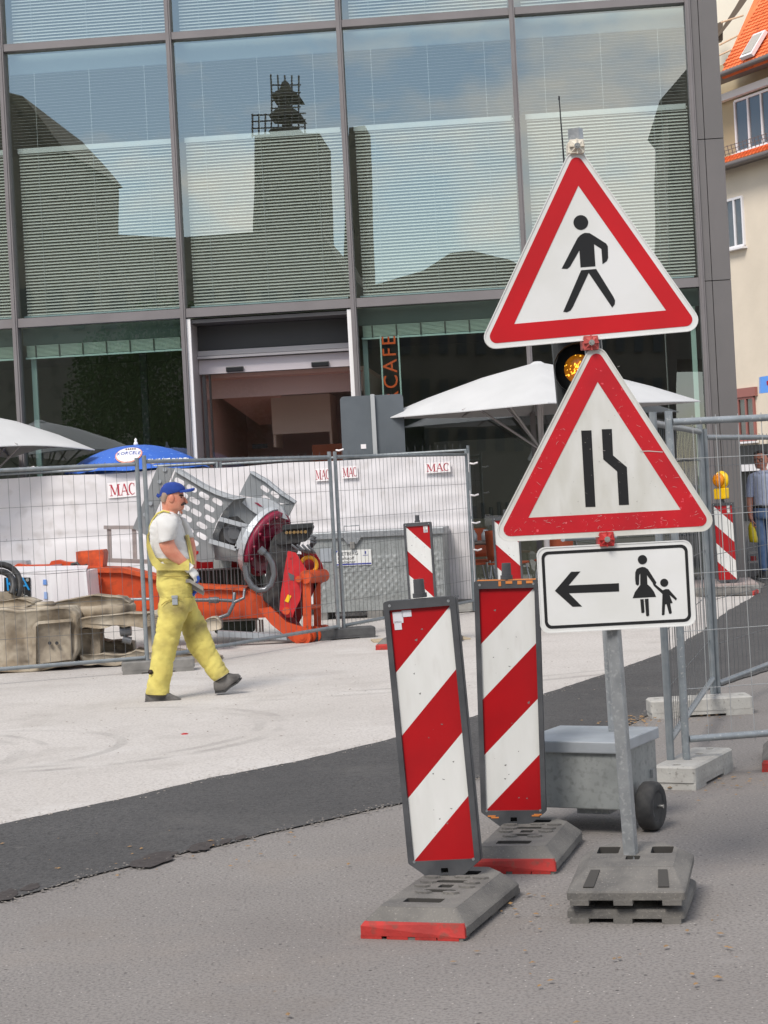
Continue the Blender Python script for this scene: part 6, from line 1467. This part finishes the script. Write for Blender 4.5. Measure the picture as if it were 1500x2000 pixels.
b = MB(); b.loft(wrinkle(ts, .008, 7, 8, 2), 0)
s1_ = smooth_rings([rm((700, 400), (780, 420), .06), rm((640, 420), (730, 440), .075), rm((612, 520), (706, 520), .075), rm((602, 620), (700, 620), .07), rm((598, 692), (698, 692), .068)], 2)
b.loft(wrinkle(s1_, .006, 9, 9, 5), 0, None, (True, False)); b.loft([[mirr(p) for p in r] for r in s1_], 0)
b.prism([at(*mz(*p), YM) + Vector((0, -.135, 0)) for p in ((758, 356), (790, 392), (760, 420), (742, 380))], (0, .02, 0)); b.prism([at(*mz(*p), YM) + Vector((0, -.135, 0)) for p in ((866, 340), (880, 372), (850, 400), (820, 392))], (0, .02, 0)); b.build('shirt', M_shirt_blue, mn, flip=False)
b = MB(); b.loft(smooth_rings([rm((696, 800), (938, 800), .15, pw=.9), rm((690, 880), (944, 880), .152, pw=.9), rm((692, 960), (944, 960), .145, pw=.9)], 2), 0)
l1 = smooth_rings([rm((692, 930), (826, 950), .10), rm((706, 1060), (838, 1060), .098), rm((728, 1200), (852, 1200), .085), rm((748, 1330), (858, 1330), .075), rm((762, 1480), (862, 1480), .070), rm((776, 1600), (866, 1600), .070)], 3)
b.loft(wrinkle(l1, .008, 8, 8, 4), 0)
l2 = smooth_rings([rm((815, 930), (944, 950), .10, .04), rm((830, 1060), (946, 1060), .098, .09), rm((846, 1200), (948, 1200), .085, .15), rm((860, 1330), (950, 1330), .075, .22), rm((870, 1450), (950, 1460), .07, .34), rm((878, 1560), (950, 1570), .07, .44)], 3)
b.loft(l2, 0); b.build('jeans', M_jeans, mn, flip=False)
b = MB(); b.loft([rm((694, 792), (940, 792), .153, pw=.9), rm((693, 826), (941, 826), .154, pw=.9)], 0); b.build('belt', M_belt, mn, flip=False)
for dx, y0 in ((0, -.02), (85, .46)):
    b = MB(); b.loft(smooth_rings([rm((775 + dx, 1590), (866 + dx, 1590), .07, y0), rm((740 + dx, 1630), (866 + dx, 1630), .12, y0 - .06), rm((718 + dx, 1660), (862 + dx, 1665), .14, y0 - .08), rm((720 + dx, 1678), (860 + dx, 1680), .135, y0 - .08)], 2), 0); so = b.build('shoe', M_belt, mn, flip=False)
    b = MB(); b.loft([rm((716 + dx, 1672), (862 + dx, 1674), .145, y0 - .08), rm((720 + dx, 1686), (860 + dx, 1688), .14, y0 - .08)], 0); b.build('sole', M_bake_white, so, flip=False)
bgm = thing('yellow_bag', 'yellow plastic bag hanging from the hand of the walking man', 'bag', at(*mz(680, 1240), YM))
bag = smooth_rings([rm((640, 1000), (686, 1000), .02, -.10), rm((622, 1060), (702, 1060), .045, -.10), rm((626, 1150), (722, 1150), .06, -.10), rm((634, 1240), (742, 1245), .055, -.10)], 3)
b = MB(); b.loft(wrinkle(bag, .012, 9, 7, 1), 0); b.build('bag_body', M_bag, bgm, flip=False)
# low red and white barrier behind the man's legs
br = thing('low_barrier', 'low red and white barrier behind the legs of the walking man', 'barrier', at(1478, 1110, 30))
b = MB()
for y in (1078, 1096): b.prism(trace([(1462, y), (1500, y - 2), (1500, y + 2), (1462, y + 4)], cI, 30), (0, .03, 0), 1)
b.prism(trace([(1466, 1086), (1476, 1086), (1477, 1098), (1467, 1099)], cI, 30.04), (0, .03, 0), 0); b.build('barrier_rails', [M_bake_red, M_ladder], br)

# ================================================================== SMALL THINGS ON THE GROUND
for px, py, w, d_, rz, lb in ((742, 1253, .17, .34, .1, 'thin plywood offcut on the concrete left of the front striped board'), (903, 1248, .10, .36, .2, 'thin plywood offcut on the concrete right of the front striped board')):
    q = G(px, py); b = MB(); b.box((0, 0, .012), (w, d_, .016), bev=.003); M = Matrix.Translation(q) @ rotm(0, 0, rz); b.v = [M @ v for v in b.v]; o = b.build('plywood_sheet', M_wood); tag(o, lb, 'board', 'plywood offcuts on the concrete')
q = G(361, 1435); b = MB(); b.lathe([(.028, 0), (.027, .006), (.016, .011), (0, .012)], 12, Matrix.Translation(q)); tag(b.build('red_scrap', M_bake_red), 'small red plastic cap on the pale concrete in front of the worker', 'cap')
def litter(name, n, place, size, m):
    rr = random.Random(11); b = MB()
    for k in range(n):
        p = place(rr); s_ = rr.uniform(*size); a = rr.uniform(0, PI); h_ = s_ * rr.uniform(.15, .6)
        c, s2 = math.cos(a) * s_, math.sin(a) * s_
        b.add([p + Vector((c, s2, .001)), p + Vector((-s2 * .6, c * .6, h_ * .3)), p + Vector((-c, -s2, .001)), p + Vector((s2 * .6, -c * .6, h_ * .5)), p + Vector((0, 0, h_))], [(0, 1, 4), (1, 2, 4), (2, 3, 4), (3, 0, 4)])
    return b.build(name, m, kind='stuff', flip=False)
litter('dry_leaves', 240, lambda r: (lambda c: Vector((c[0] + r.gauss(0, c[2]), c[1] + r.gauss(0, c[2] * .7), .012)))(r.choice(((1.55, 12.75, .16), (1.62, 12.8, .12), (1.9, 12.7, .25), (1.6, 10.0, .25), (2.0, 9.9, .3), (.6, 7.3, .25), (1.0, 6.6, .5), (-.9, 8.9, .5)))), (.006, .018), M_leaf)
def edge_pt(r):
    i = r.randrange(1, 8); a, c = Vector(lower[i]), Vector(lower[i + 1]); q = a.lerp(c, r.random()); return Vector((q.x + r.gauss(0, .05), q.y + r.gauss(0, .05), .006))
litter('gravel_crumbs', 1500, edge_pt, (.003, .012), mat('crumb', (0.20, 0.18, 0.16), .95))
def edge_up(r):
    i = r.randrange(1, 10); a, c = Vector(upper[i]), Vector(upper[i + 1]); q = a.lerp(c, r.random()); return Vector((q.x + r.gauss(0, .05), q.y + r.gauss(0, .05), .010))
litter('concrete_crumbs', 500, edge_up, (.004, .012), mat('crumb_pale', (0.30, 0.27, 0.24), .95))
litter('loose_grit', 900, lambda r: Vector((r.uniform(-1.6, 2.0), r.uniform(6.2, 9.2), .002)), (.002, .006), mat('grit', (0.10, 0.09, 0.085), .95))
litter('yard_grit', 420, lambda r: Vector((r.uniform(-3.2, 2.0), r.uniform(12.2, 18.5), .006)), (.004, .013), mat('grit_brown', (0.22, 0.19, 0.16), .95))
